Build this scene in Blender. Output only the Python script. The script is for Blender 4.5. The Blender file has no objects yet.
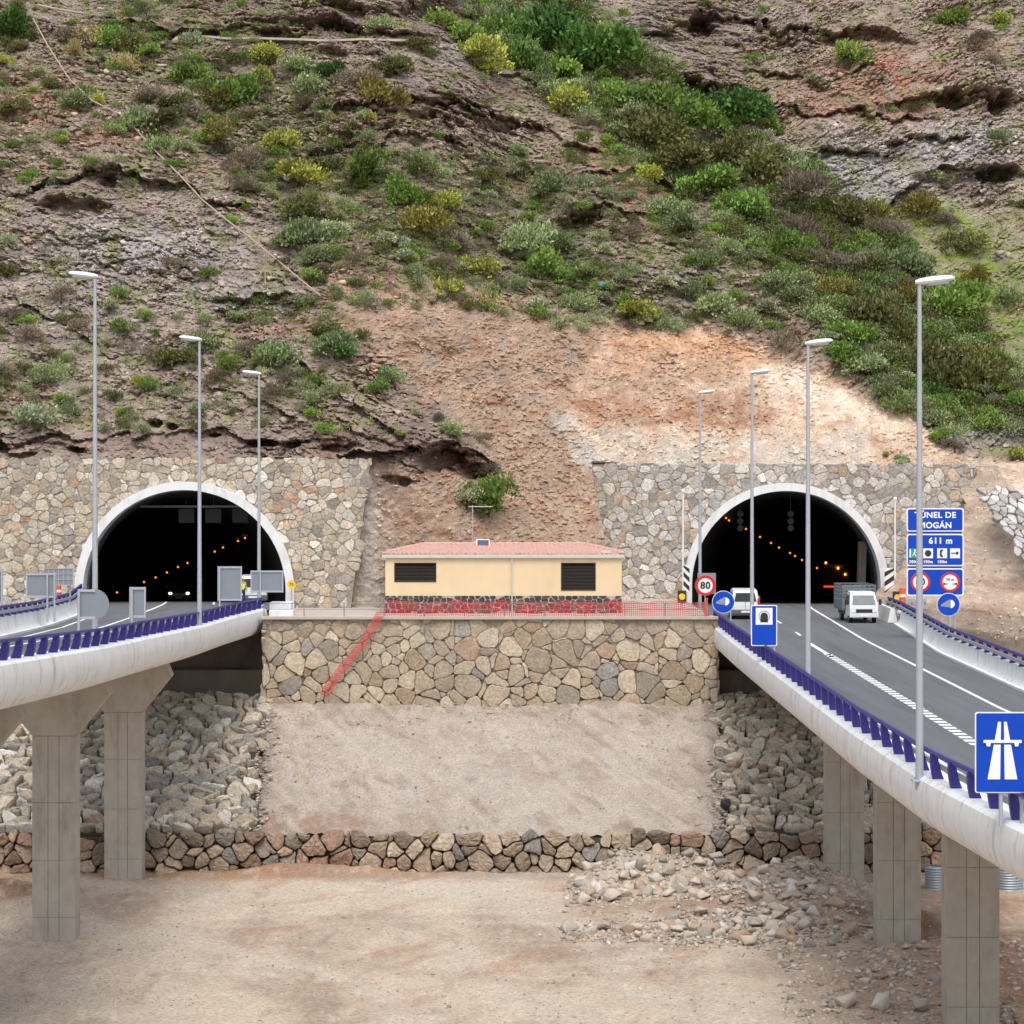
import bpy, bmesh, math, random
import numpy as np
from mathutils import Vector, Matrix, noise as mnoise

F = 2400.0            # focal length in pixels of a 1024 px wide picture
HY = 480.0            # row of the horizon
AK = 0.80             # albedo per unit of wanted picture brightness
scene = bpy.context.scene
COL = scene.collection
rad = math.radians

def lin(r, g=None, b=None, k=AK):
    if g is None: r, g, b = r
    out = []
    for c in (r, g, b):
        c /= 255.0
        out.append((c / 12.92 if c <= 0.04045 else ((c + 0.055) / 1.055) ** 2.4) * k)
    return tuple(out)

def at(px, py, D):    # the point that stands D metres away in the direction of that pixel
    return ((px - 512) * D / F, D, (HY - py) * D / F)

# ---------------------------------------------------------------- materials
def new_mat(name):
    m = bpy.data.materials.new(name); m.use_nodes = True
    nt = m.node_tree; nt.nodes.clear()
    o = nt.nodes.new('ShaderNodeOutputMaterial'); p = nt.nodes.new('ShaderNodeBsdfPrincipled')
    nt.links.new(p.outputs[0], o.inputs[0])
    return m, nt, p
def N(nt, t, **kw):
    n = nt.nodes.new(t)
    for k, v in kw.items(): setattr(n, k, v)
    return n
def noise_tex(nt, scale, detail=6, rough=.6, coord='Object', vec_scale=None):
    tc = N(nt, 'ShaderNodeTexCoord'); src = tc.outputs[coord]
    if vec_scale:
        mp = N(nt, 'ShaderNodeMapping'); mp.inputs['Scale'].default_value = vec_scale
        nt.links.new(src, mp.inputs[0]); src = mp.outputs[0]
    n = N(nt, 'ShaderNodeTexNoise'); n.inputs['Scale'].default_value = scale
    n.inputs['Detail'].default_value = detail; n.inputs['Roughness'].default_value = rough
    nt.links.new(src, n.inputs['Vector']); return n
def mulval(nt, col_socket, fac_socket, lo, hi, fmin=.3, fmax=.7):
    mr = N(nt, 'ShaderNodeMapRange'); mr.inputs[1].default_value = fmin; mr.inputs[2].default_value = fmax
    mr.inputs[3].default_value = lo; mr.inputs[4].default_value = hi
    nt.links.new(fac_socket, mr.inputs[0])
    mx = N(nt, 'ShaderNodeVectorMath', operation='SCALE')
    nt.links.new(col_socket, mx.inputs[0]); nt.links.new(mr.outputs[0], mx.inputs['Scale'])
    return mx.outputs[0]
def mat_plain(name, col, rough=.7, metal=0, var=.12, vscale=3, bump=0, bscale=20, stain=None, emit=0, vec_scale=None, spec=.5):
    m, nt, p = new_mat(name)
    rgb = N(nt, 'ShaderNodeRGB'); rgb.outputs[0].default_value = (*col, 1); s = rgb.outputs[0]
    if var:
        n = noise_tex(nt, vscale, vec_scale=vec_scale); s = mulval(nt, s, n.outputs[0], 1 - var, 1 + var)
    if stain:
        n = noise_tex(nt, stain[1], 8, .7, vec_scale=stain[2] if len(stain) > 2 else None)
        mr = N(nt, 'ShaderNodeMapRange'); mr.inputs[1].default_value = .52; mr.inputs[2].default_value = .72
        mr.inputs[3].default_value = 0; mr.inputs[4].default_value = stain[3] if len(stain) > 3 else .6
        nt.links.new(n.outputs[0], mr.inputs[0])
        mx = N(nt, 'ShaderNodeMix', data_type='RGBA'); nt.links.new(mr.outputs[0], mx.inputs[0])
        nt.links.new(s, mx.inputs[6]); mx.inputs[7].default_value = (*stain[0], 1); s = mx.outputs[2]
    nt.links.new(s, p.inputs['Base Color'])
    p.inputs['Roughness'].default_value = rough; p.inputs['Metallic'].default_value = metal
    p.inputs['Specular IOR Level'].default_value = spec
    if emit:
        p.inputs['Emission Color'].default_value = (*col, 1); p.inputs['Emission Strength'].default_value = emit
    if bump:
        n = noise_tex(nt, bscale, 8, .65); b = N(nt, 'ShaderNodeBump'); b.inputs['Strength'].default_value = bump
        b.inputs['Distance'].default_value = .05
        nt.links.new(n.outputs[0], b.inputs['Height']); nt.links.new(b.outputs[0], p.inputs['Normal'])
    return m
def mat_attr(name, rough=.92, v1=(1.2, .14), v2=(14, .2), bump=.5, bscale=12, randhue=False, spec=.3, sub=0, bdist=.06):
    """colour comes from the mesh's own colour attribute, varied by noise"""
    m, nt, p = new_mat(name)
    a = N(nt, 'ShaderNodeAttribute', attribute_name='Col'); s = a.outputs['Color']
    for sc, am in (v1, v2):
        if am:
            n = noise_tex(nt, sc, 6, .65); s = mulval(nt, s, n.outputs[0], 1 - am, 1 + am)
    if randhue:
        oi = N(nt, 'ShaderNodeObjectInfo'); hs = N(nt, 'ShaderNodeHueSaturation')
        mr = N(nt, 'ShaderNodeMapRange'); mr.inputs[3].default_value = .487; mr.inputs[4].default_value = .513
        mv = N(nt, 'ShaderNodeMapRange'); mv.inputs[3].default_value = .72; mv.inputs[4].default_value = 1.3
        mm = N(nt, 'ShaderNodeMath', operation='FRACT'); m2 = N(nt, 'ShaderNodeMath', operation='MULTIPLY'); m2.inputs[1].default_value = 7.13
        nt.links.new(oi.outputs['Random'], mr.inputs[0]); nt.links.new(oi.outputs['Random'], m2.inputs[0])
        nt.links.new(m2.outputs[0], mm.inputs[0]); nt.links.new(mm.outputs[0], mv.inputs[0])
        nt.links.new(mr.outputs[0], hs.inputs['Hue']); nt.links.new(mv.outputs[0], hs.inputs['Value'])
        nt.links.new(s, hs.inputs['Color']); s = hs.outputs[0]
    nt.links.new(s, p.inputs['Base Color']); p.inputs['Roughness'].default_value = rough
    p.inputs['Specular IOR Level'].default_value = spec
    if bump:
        n = noise_tex(nt, bscale, 8, .7); b = N(nt, 'ShaderNodeBump'); b.inputs['Strength'].default_value = bump
        b.inputs['Distance'].default_value = bdist
        nt.links.new(n.outputs[0], b.inputs['Height']); nt.links.new(b.outputs[0], p.inputs['Normal'])
    return m

# ---------------------------------------------------------------- objects
def tag(o, label=None, cat=None, group=None, kind=None):
    if label: o['label'] = label
    if cat: o['category'] = cat
    if group: o['group'] = group
    if kind: o['kind'] = kind
    return o
def empty(name, loc, rz=0, **kw):
    o = bpy.data.objects.new(name, None); COL.objects.link(o); o.empty_display_size = .3
    o.location = loc; o.rotation_euler = (0, 0, rz); return tag(o, **kw)
def copy_tree(o, parent=None):
    c = o.copy(); COL.objects.link(c)
    if parent: c.parent = parent
    for ch in [x for x in KIDS.get(o, [])]: KIDS.setdefault(c, []).append(copy_tree(ch, c))
    return c
KIDS = {}
class MB:
    def __init__(s): s.v = []; s.f = []; s.m = []; s.c = []; s.off = Matrix.Identity(4)
    def add(s, vs, fs, mi=0, col=None):
        b = len(s.v); s.v += [tuple(s.off @ Vector(q)) for q in vs] if s.off != Matrix.Identity(4) else [tuple(q) for q in vs]
        s.f += [tuple(b + i for i in f) for f in fs]; s.m += [mi] * len(fs)
        if col is not None: s.c += [tuple(col)] * len(vs)
        return s
    def box(s, x0, x1, y0, y1, z0, z1, mi=0, col=None):
        return s.add([(x0,y0,z0),(x1,y0,z0),(x1,y1,z0),(x0,y1,z0),(x0,y0,z1),(x1,y0,z1),(x1,y1,z1),(x0,y1,z1)],
              [(0,3,2,1),(4,5,6,7),(0,1,5,4),(1,2,6,5),(2,3,7,6),(3,0,4,7)], mi, col)
    def bbox(s, x0, x1, y0, y1, z0, z1, b=.02, mi=0, col=None):   # box with bevelled edges
        vs, fs = [], []
        bm = bmesh.new(); bmesh.ops.create_cube(bm, size=1)
        for v in bm.verts: v.co = Vector(((x0+x1)/2 + v.co.x*(x1-x0), (y0+y1)/2 + v.co.y*(y1-y0), (z0+z1)/2 + v.co.z*(z1-z0)))
        bmesh.ops.bevel(bm, geom=bm.edges[:], offset=b, segments=2, affect='EDGES', profile=.5)
        s.addbm(bm, mi, col); bm.free(); return s
    def addbm(s, bm, mi=0, col=None):
        bm.verts.index_update()
        return s.add([v.co[:] for v in bm.verts], [tuple(v.index for v in f.verts) for f in bm.faces], mi, col)
    def cyl(s, p0, p1, r0, r1=None, n=12, mi=0, caps=True, col=None):
        r1 = r0 if r1 is None else r1
        p0, p1 = Vector(p0), Vector(p1); d = (p1 - p0).normalized()
        a = d.cross(Vector((0, 0, 1)) if abs(d.z) < .9 else Vector((1, 0, 0))).normalized(); b = d.cross(a)
        vs = []
        for p, r in ((p0, r0), (p1, r1)):
            for k in range(n):
                t = 2 * math.pi * k / n; vs.append(tuple(p + r * (math.cos(t) * a + math.sin(t) * b)))
        fs = [(k, (k+1) % n, n + (k+1) % n, n + k) for k in range(n)]
        if caps: fs += [tuple(range(n))[::-1], tuple(range(n, 2*n))]
        return s.add(vs, fs, mi, col)
    def tube(s, pts, r, n=6, mi=0, col=None):
        for a, b in zip(pts, pts[1:]): s.cyl(a, b, r, r, n, mi, True, col)
        return s
    def prism(s, pts, y0, y1, mi=0, col=None):      # polygon in X,Z extruded along Y
        n = len(pts)
        vs = [(x, y0, z) for x, z in pts] + [(x, y1, z) for x, z in pts]
        fs = [tuple(range(n)), tuple(range(n, 2*n))[::-1]] + [(k, n+k, n+(k+1) % n, (k+1) % n) for k in range(n)]
        return s.add(vs, fs, mi, col)
    def sweep(s, profs, closed=True, caps=True, mi=0, col=None):  # list of rings of 3D points
        n = len(profs[0]); vs = [p for r in profs for p in r]; fs = []
        for i in range(len(profs) - 1):
            for k in range(n if closed else n - 1):
                a, b = i*n + k, i*n + (k+1) % n; fs.append((a, b, b + n, a + n))
        if caps and closed: fs += [tuple(range(n))[::-1], tuple(range((len(profs)-1)*n, len(profs)*n))]
        return s.add(vs, fs, mi, col)
    def build(s, name, mat, parent=None, loc=None, local=False, smooth=False, hole=None):
        me = bpy.data.meshes.new(name)
        o = bpy.data.objects.new(name, me); COL.objects.link(o)
        base = Vector((0, 0, 0))
        if parent is not None:
            o.parent = parent; KIDS.setdefault(parent, []).append(o)
            if not local:
                q = parent
                while q is not None: base += q.location; q = q.parent
        if loc is not None: base = Vector(loc); o.location = loc
        vs = s.v if base.length == 0 else [(x - base.x, y - base.y, z - base.z) for x, y, z in s.v]
        me.from_pydata(vs, [], s.f)
        for m in (mat if isinstance(mat, (list, tuple)) else [mat]): me.materials.append(m)
        me.polygons.foreach_set('material_index', s.m)
        if smooth: me.polygons.foreach_set('use_smooth', [True] * len(s.f))
        if s.c:
            ca = me.color_attributes.new('Col', 'FLOAT_COLOR', 'POINT')
            ca.data.foreach_set('color', np.array([(*c[:3], 1) for c in s.c], dtype=np.float32).ravel())
        me.validate(); me.update()
        bm = bmesh.new(); bm.from_mesh(me); bmesh.ops.recalc_face_normals(bm, faces=bm.faces) if len(s.f) < 20000 and not smooth == 'raw' else None
        bm.to_mesh(me); bm.free()
        if smooth == 'auto': o.data.set_sharp_from_angle(angle=rad(35))
        return o
def grid_object(name, P, C, mat, kind=None, keep=None, smooth=True):
    """P: (n,m,3) points, C: (n,m,3) colours; keep: (n-1,m-1) mask of faces"""
    n, m, _ = P.shape
    i = np.arange(n*m).reshape(n, m)
    q = np.stack([i[:-1, :-1], i[:-1, 1:], i[1:, 1:], i[1:, :-1]], -1)
    q = q[keep] if keep is not None else q.reshape(-1, 4)
    used = np.zeros(n*m, bool); used[q.ravel()] = True
    rem = np.cumsum(used) - 1; q = rem[q]
    V = P.reshape(-1, 3)[used]; CC = C.reshape(-1, 3)[used]
    me = bpy.data.meshes.new(name); me.vertices.add(len(V)); me.vertices.foreach_set('co', V.astype(np.float32).ravel())
    me.loops.add(q.size); me.loops.foreach_set('vertex_index', q.astype(np.int32).ravel())
    me.polygons.add(len(q)); me.polygons.foreach_set('loop_start', np.arange(0, q.size, 4, dtype=np.int32))
    me.polygons.foreach_set('use_smooth', np.full(len(q), smooth))
    me.update(calc_edges=True)
    ca = me.color_attributes.new('Col', 'FLOAT_COLOR', 'POINT')
    ca.data.foreach_set('color', np.concatenate([CC, np.ones((len(CC), 1))], 1).astype(np.float32).ravel())
    me.materials.append(mat); me.update()
    o = bpy.data.objects.new(name, me); COL.objects.link(o)
    if kind: o['kind'] = kind
    return o

# ---------------------------------------------------------------- noise in numpy
def _h(ix, iy, s):
    h = (ix.astype(np.int64) * 374761393 + iy.astype(np.int64) * 668265263 + s * 1442695041) & 0xffffffff
    h = ((h ^ (h >> 13)) * 1274126177) & 0xffffffff
    h = ((h ^ (h >> 16)) * 2246822519) & 0xffffffff
    return ((h ^ (h >> 15)) & 0xffffff) / float(0xffffff)
def vnoise(x, y, s=0):
    ix, iy = np.floor(x), np.floor(y); fx, fy = x - ix, y - iy
    ix = ix.astype(np.int64); iy = iy.astype(np.int64)
    def g(dx, dy):
        a = _h(ix + dx, iy + dy, s) * 2 * np.pi
        return np.cos(a) * (fx - dx) + np.sin(a) * (fy - dy)
    u = fx*fx*fx*(fx*(fx*6-15)+10); v = fy*fy*fy*(fy*(fy*6-15)+10)
    a = g(0, 0)*(1-u) + g(1, 0)*u; b = g(0, 1)*(1-u) + g(1, 1)*u
    return (a*(1-v) + b*v) * 1.5
def fbm(x, y, o=5, s=0, gain=.5):
    t = 0; a = 1; n = 0
    for k in range(o):
        t = t + a * vnoise(x * 2**k + 17*k, y * 2**k - 9*k, s + k); n += a; a *= gain
    return t / n
def worley(x, y, s=0):
    ix = np.floor(x).astype(np.int64); iy = np.floor(y).astype(np.int64)
    f1 = np.full(x.shape, 9.); f2 = f1.copy(); cid = np.zeros(x.shape); gx = np.zeros(x.shape); gy = np.zeros(x.shape)
    for dx in (-1, 0, 1):
        for dy in (-1, 0, 1):
            jx, jy = ix + dx, iy + dy
            px = jx + _h(jx, jy, s); py = jy + _h(jx, jy, s + 71)
            d = np.hypot(px - x, py - y); m = d < f1
            f2 = np.where(m, f1, np.minimum(f2, d)); gx = np.where(m, x - px, gx); gy = np.where(m, y - py, gy)
            cid = np.where(m, _h(jx, jy, s + 5), cid); f1 = np.where(m, d, f1)
    return f1, f2, cid, gx, gy
def sstep(a, b, x):
    t = np.clip((x - a) / (b - a), 0, 1); return t*t*(3-2*t)
def poly_mask(px, py, pts, soft=10):
    """soft mask of a polygon: signed distance, >0 inside"""
    d = np.full(px.shape, 1e9); inside = np.zeros(px.shape, bool); n = len(pts)
    for i in range(n):
        ax, ay = pts[i]; bx, by = pts[(i+1) % n]
        ex, ey = bx-ax, by-ay; wx, wy = px-ax, py-ay
        t = np.clip((wx*ex + wy*ey) / (ex*ex + ey*ey), 0, 1)
        d = np.minimum(d, np.hypot(wx - ex*t, wy - ey*t))
        c = ((ay > py) != (by > py)) & (px < (bx-ax) * (py-ay) / ((by-ay) + 1e-9) + ax)
        inside ^= c
    return sstep(-soft, soft, np.where(inside, d, -d))
def line_dist(px, py, pts):
    d = np.full(px.shape, 1e9); side = np.zeros(px.shape)
    for (ax, ay), (bx, by) in zip(pts, pts[1:]):
        ex, ey = bx-ax, by-ay; wx, wy = px-ax, py-ay
        t = np.clip((wx*ex + wy*ey) / (ex*ex + ey*ey), 0, 1)
        q = np.hypot(wx - ex*t, wy - ey*t); m = q < d
        side = np.where(m, np.sign(ex*wy - ey*wx), side); d = np.minimum(d, q)
    return d, side
EXPO=0.40
# ================================================================ the hillside
M_HILL = mat_attr('hillside_rock', .95, (.7, .10), (9, .28), bump=.9, bscale=7, bdist=.12)
GULLY = [(440, -90), (560, 40), (660, 120), (760, 190), (860, 270), (950, 380), (1000, 450)]
def hill_F(X, Z):
    """depth of the hillside over (X, Z), its map coordinates (a, b) and its colours"""
    D0 = 148.4 + 10.2 * sstep(-9.2, 1.5, X) + .6 * sstep(4, 8, X)
    Db = D0 + Z / .84
    a = 512 + F * X / Db; b = 480 - F * Z / Db
    wx = a + 16 * fbm(X / 4, Z / 4, 4, 3); wy = b + 16 * fbm(X / 4, Z / 4, 4, 9)
    w2x = a + 30 * fbm(X / 7, Z / 7, 4, 33); w2y = b + 30 * fbm(X / 7, Z / 7, 4, 39)
    dg, side = line_dist(w2x, w2y, GULLY)
    rel = 4.5 * np.exp(-(dg / 55) ** 2) + 5.5 * sstep(-20, 130, -side * dg)
    dl, _ = line_dist(w2x, w2y, [(60, -60), (190, 60), (320, 150), (440, 240), (560, 280)])
    rel += 1.6 * np.exp(-(dl / 45) ** 2)
    dr, _ = line_dist(w2x, w2y, [(640, 110), (600, 210), (500, 330), (520, 420)])
    rel -= 1.2 * np.exp(-(dr / 70) ** 2)
    hi = sstep(470, 380, b)
    rel += (1.8 * np.abs(fbm((X + .4*Z) / 7, (Z - .4*X) / 11, 4, 81)) + 2.6 * fbm(X / 14, Z / 14, 3, 1) + 1.3 * fbm(X / 5, Z / 4, 4, 2)) * (.25 + .75 * hi)
    # ------- zones
    wx0, wy0 = wx, wy; wx = wx + 9 * fbm(X / .9, Z / .9, 3, 43); wy = wy + 9 * fbm(X / .9, Z / .9, 3, 49)
    earth = poly_mask(wx, wy, [(330, 275), (420, 285), (700, 335), (640, 400), (605, 470), (610, 640), (330, 640), (380, 505), (500, 480), (445, 400), (380, 350)], 14)
    earth = np.maximum(earth, .9 * poly_mask(wx, wy, [(350, 470), (600, 450), (620, 640), (330, 640)], 10))
    cut = poly_mask(wx, wy, [(560, 400), (600, 345), (700, 328), (800, 355), (900, 405), (960, 450), (1060, 480), (1060, 700), (650, 700), (598, 470), (575, 430)], 9)
    pale = poly_mask(wx, wy, [(740, 375), (800, 368), (880, 405), (900, 425), (820, 415)], 14)
    greycut = np.maximum(poly_mask(wx, wy, [(545, 412), (580, 420), (610, 470), (585, 470)], 4),
                         .7 * poly_mask(wx, wy, [(600, 430), (660, 425), (700, 440), (870, 432), (860, 475), (600, 475)], 8))
    redband = poly_mask(wx, wy, [(560, 395), (640, 400), (720, 395), (780, 415), (760, 432), (560, 420)], 9)
    wx, wy = wx0, wy0
    redpatch = sum(np.exp(-(((wx - x) / rx) ** 2 + ((wy - y) / ry) ** 2)) * s for x, y, rx, ry, s in
        [(640, 175, 45, 40, 1), (600, 145, 60, 20, .6), (40, 100, 45, 28, 1), (110, 140, 40, 15, .8), (890, 70, 70, 40, 1), (930, 95, 50, 14, .9),
         (340, 300, 25, 25, .7), (285, 330, 60, 12, .4), (800, 95, 60, 20, .5), (850, 240, 40, 10, .3), (395, 330, 40, 60, .8), (560, 355, 60, 18, .7)])
    redpatch = np.clip(redpatch, 0, 1)
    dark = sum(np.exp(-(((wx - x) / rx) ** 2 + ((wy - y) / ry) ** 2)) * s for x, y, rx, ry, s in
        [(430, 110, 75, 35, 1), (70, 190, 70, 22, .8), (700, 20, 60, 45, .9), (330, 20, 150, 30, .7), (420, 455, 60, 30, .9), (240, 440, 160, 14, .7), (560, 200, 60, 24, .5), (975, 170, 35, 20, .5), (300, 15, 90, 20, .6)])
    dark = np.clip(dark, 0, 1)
    grey = sum(np.exp(-(((wx - x) / rx) ** 2 + ((wy - y) / ry) ** 2)) * s for x, y, rx, ry, s in
        [(860, 175, 110, 55, 1), (140, 250, 110, 50, .8), (640, 30, 60, 30, .6), (460, 60, 50, 30, .5), (690, 280, 40, 20, .8), (980, 130, 50, 30, .8), (360, 530, 22, 60, 1.0), (100, 330, 100, 40, .3), (960, 330, 40, 30, .8), (250, 300, 60, 20, .5), (610, 400, 20, 20, .4), (985, 430, 60, 22, .9), (560, 90, 30, 14, .5)])
    grey = np.clip(grey, 0, 1)
    grass = sum(np.exp(-(((wx - x) / rx) ** 2 + ((wy - y) / ry) ** 2)) * s for x, y, rx, ry, s in
        [(985, 270, 60, 46, 1.2), (1000, 325, 45, 24, 1), (1015, 380, 26, 34, .9), (955, 215, 50, 16, .8), (1010, 450, 15, 8, .9)])
    grass = np.clip(grass * 1.3, 0, 1)
    veg = np.exp(-(dg / 62) ** 2) * 1.1 * (b < 430) + .75 * np.exp(-(dl / 42) ** 2) * (b < 300) + .5 * poly_mask(w2x, w2y, [(250, 170), (480, 150), (640, 230), (760, 300), (640, 330), (430, 285), (300, 260)], 24)
    veg = np.clip(veg, 0, 1)
    earthy = np.clip(earth + cut, 0, 1)
    # ------- rock relief: tilted strata, broken blocks, loose stones
    tilt = .16 * X + 1.1 * fbm(X / 9, Z / 9, 3, 11)
    tilt = np.where(a > 760, -.45 * X + 1.1 * fbm(X / 9, Z / 9, 3, 11), tilt)
    st = (Z + tilt)
    rough = np.clip(1 - .85 * earthy, 0, 1) * (.75 + .5 * np.clip(fbm(X / 6, Z / 6, 2, 21) * 2, -.5, 1)) * (1 - .6 * grass)
    per = 1.25; ph = st / per + .6 * fbm(X / 3, Z / 3, 3, 12)
    saw = ph - np.floor(ph)
    lay = _h(np.floor(ph).astype(np.int64), np.floor(X / 5 + .8 * fbm(X / 4, Z / 2, 2, 14)).astype(np.int64), 4)
    amp = rough * (.25 + .9 * np.clip(dark, 0, 1) + .25 * grey)
    rel -= 1.7 * amp * (lay * .9) * sstep(0, .16, saw) * (1 - .6 * saw)
    ph2 = st / .42 + .9 * fbm(X / 1.6, Z / 1.6, 3, 15)
    saw2 = ph2 - np.floor(ph2); lay2 = _h(np.floor(ph2).astype(np.int64), np.floor(X / 1.7 + fbm(X, Z, 2, 16)).astype(np.int64), 8)
    rel -= 1.8 * rough * (.10 + .2 * dark + .08 * grey) * lay2 * sstep(0, .25, saw2) * 1.5
    ux, uz = X + .25 * fbm(X / .8, Z / .8, 3, 18), st + .2 * fbm(X / .7, Z / .7, 3, 19)
    f1, f2, cid, gx, gy = worley(ux / .85, uz / .45, 2)
    blk = sstep(.02, .2, f2 - f1)
    rel -= 1.8 * rough * (.30 * cid * blk + .22 * (cid - .5) * gy + .15 * gx * (cid - .3))
    g1, g2, cid2, hx, hy = worley(X / .42 + 3, uz / .26, 7)
    stone = (cid2 > .45) * sstep(.03, .22, g2 - g1)
    rel -= (.30 * rough + .10 * earthy * (1 - .7 * pale) * (1 - greycut)) * stone * cid2
    rel += .22 * rough * fbm(X / .35, Z / .25, 3, 23)
    rel -= .14 * earthy * fbm(X / .3, Z / .22, 4, 24); rel += .3 * earthy * np.abs(fbm((X + .35 * Z) / 1.3, Z / 2.2, 4, 27))
    e1, e2, ec, _1, _2 = worley(X / .34, Z / .2, 29); rel -= .20 * earthy * (1 - .65 * cut * (fbm(X / 3, Z / 2, 3, 31) < .08)) * (ec > .55) * sstep(.03, .25, e2 - e1) * ec * (1 - .6*pale)
    rel += earthy * .28 * fbm(X / 1.5 + .2 * Z, Z / 3.5, 4, 25)
    # gullied, gouged faces of the cut
    rel += cut * .35 * np.abs(fbm(X / 1.1, Z / 4, 4, 26))
    # ------- long rock ledges: a brow that juts out over a recess
    for A, pts in [(1.6, [(10, 196), (60, 182), (120, 172), (190, 186), (240, 205)]), (1.3, [(130, 25), (220, 32), (330, 26), (420, 36)]), (1.5, [(330, 112), (400, 96), (470, 110), (540, 130), (600, 150)]), (1.1, [(300, 150), (400, 135), (470, 150)]),
                   (1.8, [(650, 92), (700, 66), (760, 84)]), (1.5, [(640, 30), (700, 4), (780, 18), (900, 22)]), (1.6, [(900, 96), (960, 84), (1040, 88)]), (1.1, [(770, 104), (840, 100), (930, 108)]), (1.6, [(860, 215), (905, 190), (955, 160), (1000, 152), (1040, 160)]),
                   (1.5, [(560, 225), (600, 205), (650, 216)]), (1.9, [(345, 462), (400, 452), (450, 446), (505, 470)]), (.7, [(0, 440), (120, 436), (220, 432), (330, 446)]), (.9, [(225, 312), (262, 288), (300, 300)]), (.6, [(60, 236), (110, 262), (150, 246)]), (.8, [(250, 338), (300, 352), (345, 392), (400, 440)]),
                   (.6, [(10, 300), (60, 322), (110, 352)]), (1.2, [(470, 60), (520, 72), (600, 104)]), (1.3, [(700, 140), (800, 150), (880, 140), (980, 128)]), (1.0, [(760, 60), (830, 70), (880, 62)]), (1.2, [(590, 180), (640, 168), (690, 196)]), (.5, [(180, 372), (230, 396), (300, 412)]), (.9, [(930, 420), (980, 400), (1040, 410)])]:
        xs_, ys_ = zip(*pts); dv = wy + 7 * fbm(X / 1.2, Z / 3, 3, 78) - np.interp(wx, xs_, ys_)
        en = sstep(xs_[0] - 22, xs_[0] + 12, wx) * sstep(xs_[-1] + 22, xs_[-1] - 12, wx) * (.35 + .9 * np.clip(.5 + 1.3 * fbm(X / 2.2, Z / 2.2, 3, 79), 0, 1))
        rel += A * en * np.where(dv < 0, -.9 * np.exp(np.minimum(dv, 0) / 22), .55 * np.exp(-np.maximum(dv, 0) / 9) - .0) * (1 - earthy)
    # ------- caves and overhangs
    cav = np.zeros(X.shape); cwarp = .55 * fbm(X / 1.0, Z / .55, 4, 77)
    for x, y, rx, ry, dp in [(705, 16, 17, 13, 3.5), (697, 77, 22, 11, 2.6), (962, 92, 22, 9, 2.6), (1012, 93, 15, 11, 2.4), (1008, 166, 24, 12, 3), (72, 208, 38, 12, 2.2), (110, 184, 14, 7, 2.0),
            (585, 221, 20, 9, 1.8), (443, 462, 26, 13, 3.0), (474, 474, 20, 8, 2.4), (398, 480, 20, 7, 1.8), (155, 425, 9, 5, 1.6), (172, 428, 6, 4, 1.4), (216, 438, 7, 3, 1.2), (80, 451, 9, 4, 1.6), (262, 441, 20, 5, 1.6),
            (287, 444, 9, 5, 1.6), (3, 448, 8, 9, 1.8), (440, 105, 16, 6, 1.6), (425, 118, 12, 5, 1.4), (345, 10, 26, 8, 1.6), (265, 24, 40, 5, 1.2), (330, 28, 30, 5, 1.4), (420, 6, 26, 12, 2.2), (235, 300, 26, 5, 1.2), (505, 128, 26, 4, 1.2), (330, 55, 22, 5, 1.2), (20, 455, 25, 3, .8), (340, 452, 25, 5, 1.1), (870, 28, 60, 5, 1), (770, 30, 40, 6, 1)]:
        q = 1.05 - np.sqrt(((wx*.7 + a*.3 - x) / rx) ** 2 + ((wy*.6 + b*.4 - y) / ry) ** 2) + cwarp
        cav = np.maximum(cav, dp * sstep(0, .45, q))
        rel -= .5 * dp / 2.5 * np.exp(-(((wx - x) / (rx*1.4)) ** 2 + ((wy - (y - ry*1.7)) / (ry*1.1)) ** 2))
    rel += cav
    Y = Db + rel
    # ------- the lower edge: behind the walls and the building
    lo = sstep(1.9, .2, Z)
    xst = 5.05 + .17 * (1 - Z)
    floor_y = 149.75 + 10.6 * sstep(xst, xst + .3, X)
    Y = np.where(Z < 2.0, np.maximum(Y, floor_y - 5 * sstep(1.0, 2.0, Z) + .25 * np.abs(fbm(X, Z, 3, 40))), Y)
    # ------- the earth bank right of the road
    xb = np.interp(Z, [-19, -8.8, -7.6, -2.5, 1, 3], [23.0, 23.0, 23.4, 29, 31.3, 60])
    rg = np.random
    fb = np.where(Z > -8.8, 125 + (Z + 8.8) * 3.35, 115 + (Z + 17) * 1.22)
    fb = fb + .8 * fbm(X / 3, Z / 2, 4, 50) + .12 * fbm(X / .5, Z / .25, 3, 51) - .25 * (worley(X / .7, Z / .35, 55)[2] > .8) * sstep(.05, .3, worley(X / .7, Z / .35, 55)[1] - worley(X / .7, Z / .35, 55)[0])
    bank = np.maximum(fb, 160.5 - 5 * (X - xb))
    isb = (X > xb) & (Z < 2.4)
    Yb = np.minimum(Y, bank)
    Y = np.where(isb, Yb, Y)
    bk = isb * sstep(0, 1.0, X - xb)
    # ------- colours
    def mix(c, col, m): return c * (1 - m[..., None]) + np.array(lin(*col)) * m[..., None]
    C = np.zeros(X.shape + (3,)) + np.array(lin(162, 146, 132))
    C = mix(C, (134, 119, 113), .75 * np.clip(.5 + 1.3 * fbm(X / 3, Z / 2, 4, 60), 0, 1))
    C = mix(C, (194, 181, 166), .6 * np.clip(1.6 * fbm(X / 2, Z / 1.4, 4, 61), 0, 1))
    C = mix(C, (150, 116, 100), .7 * np.clip(fbm(X / 7, Z / 3, 4, 160) * 2.6 - .25, 0, 1))
    C = mix(C, (176, 171, 171), grey * .85)
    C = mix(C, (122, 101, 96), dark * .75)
    C = mix(C, (168, 120, 98), redpatch * np.clip(.55 + 1.2*fbm(X/1.2, Z/1.2, 3, 62), 0, 1))
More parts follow.
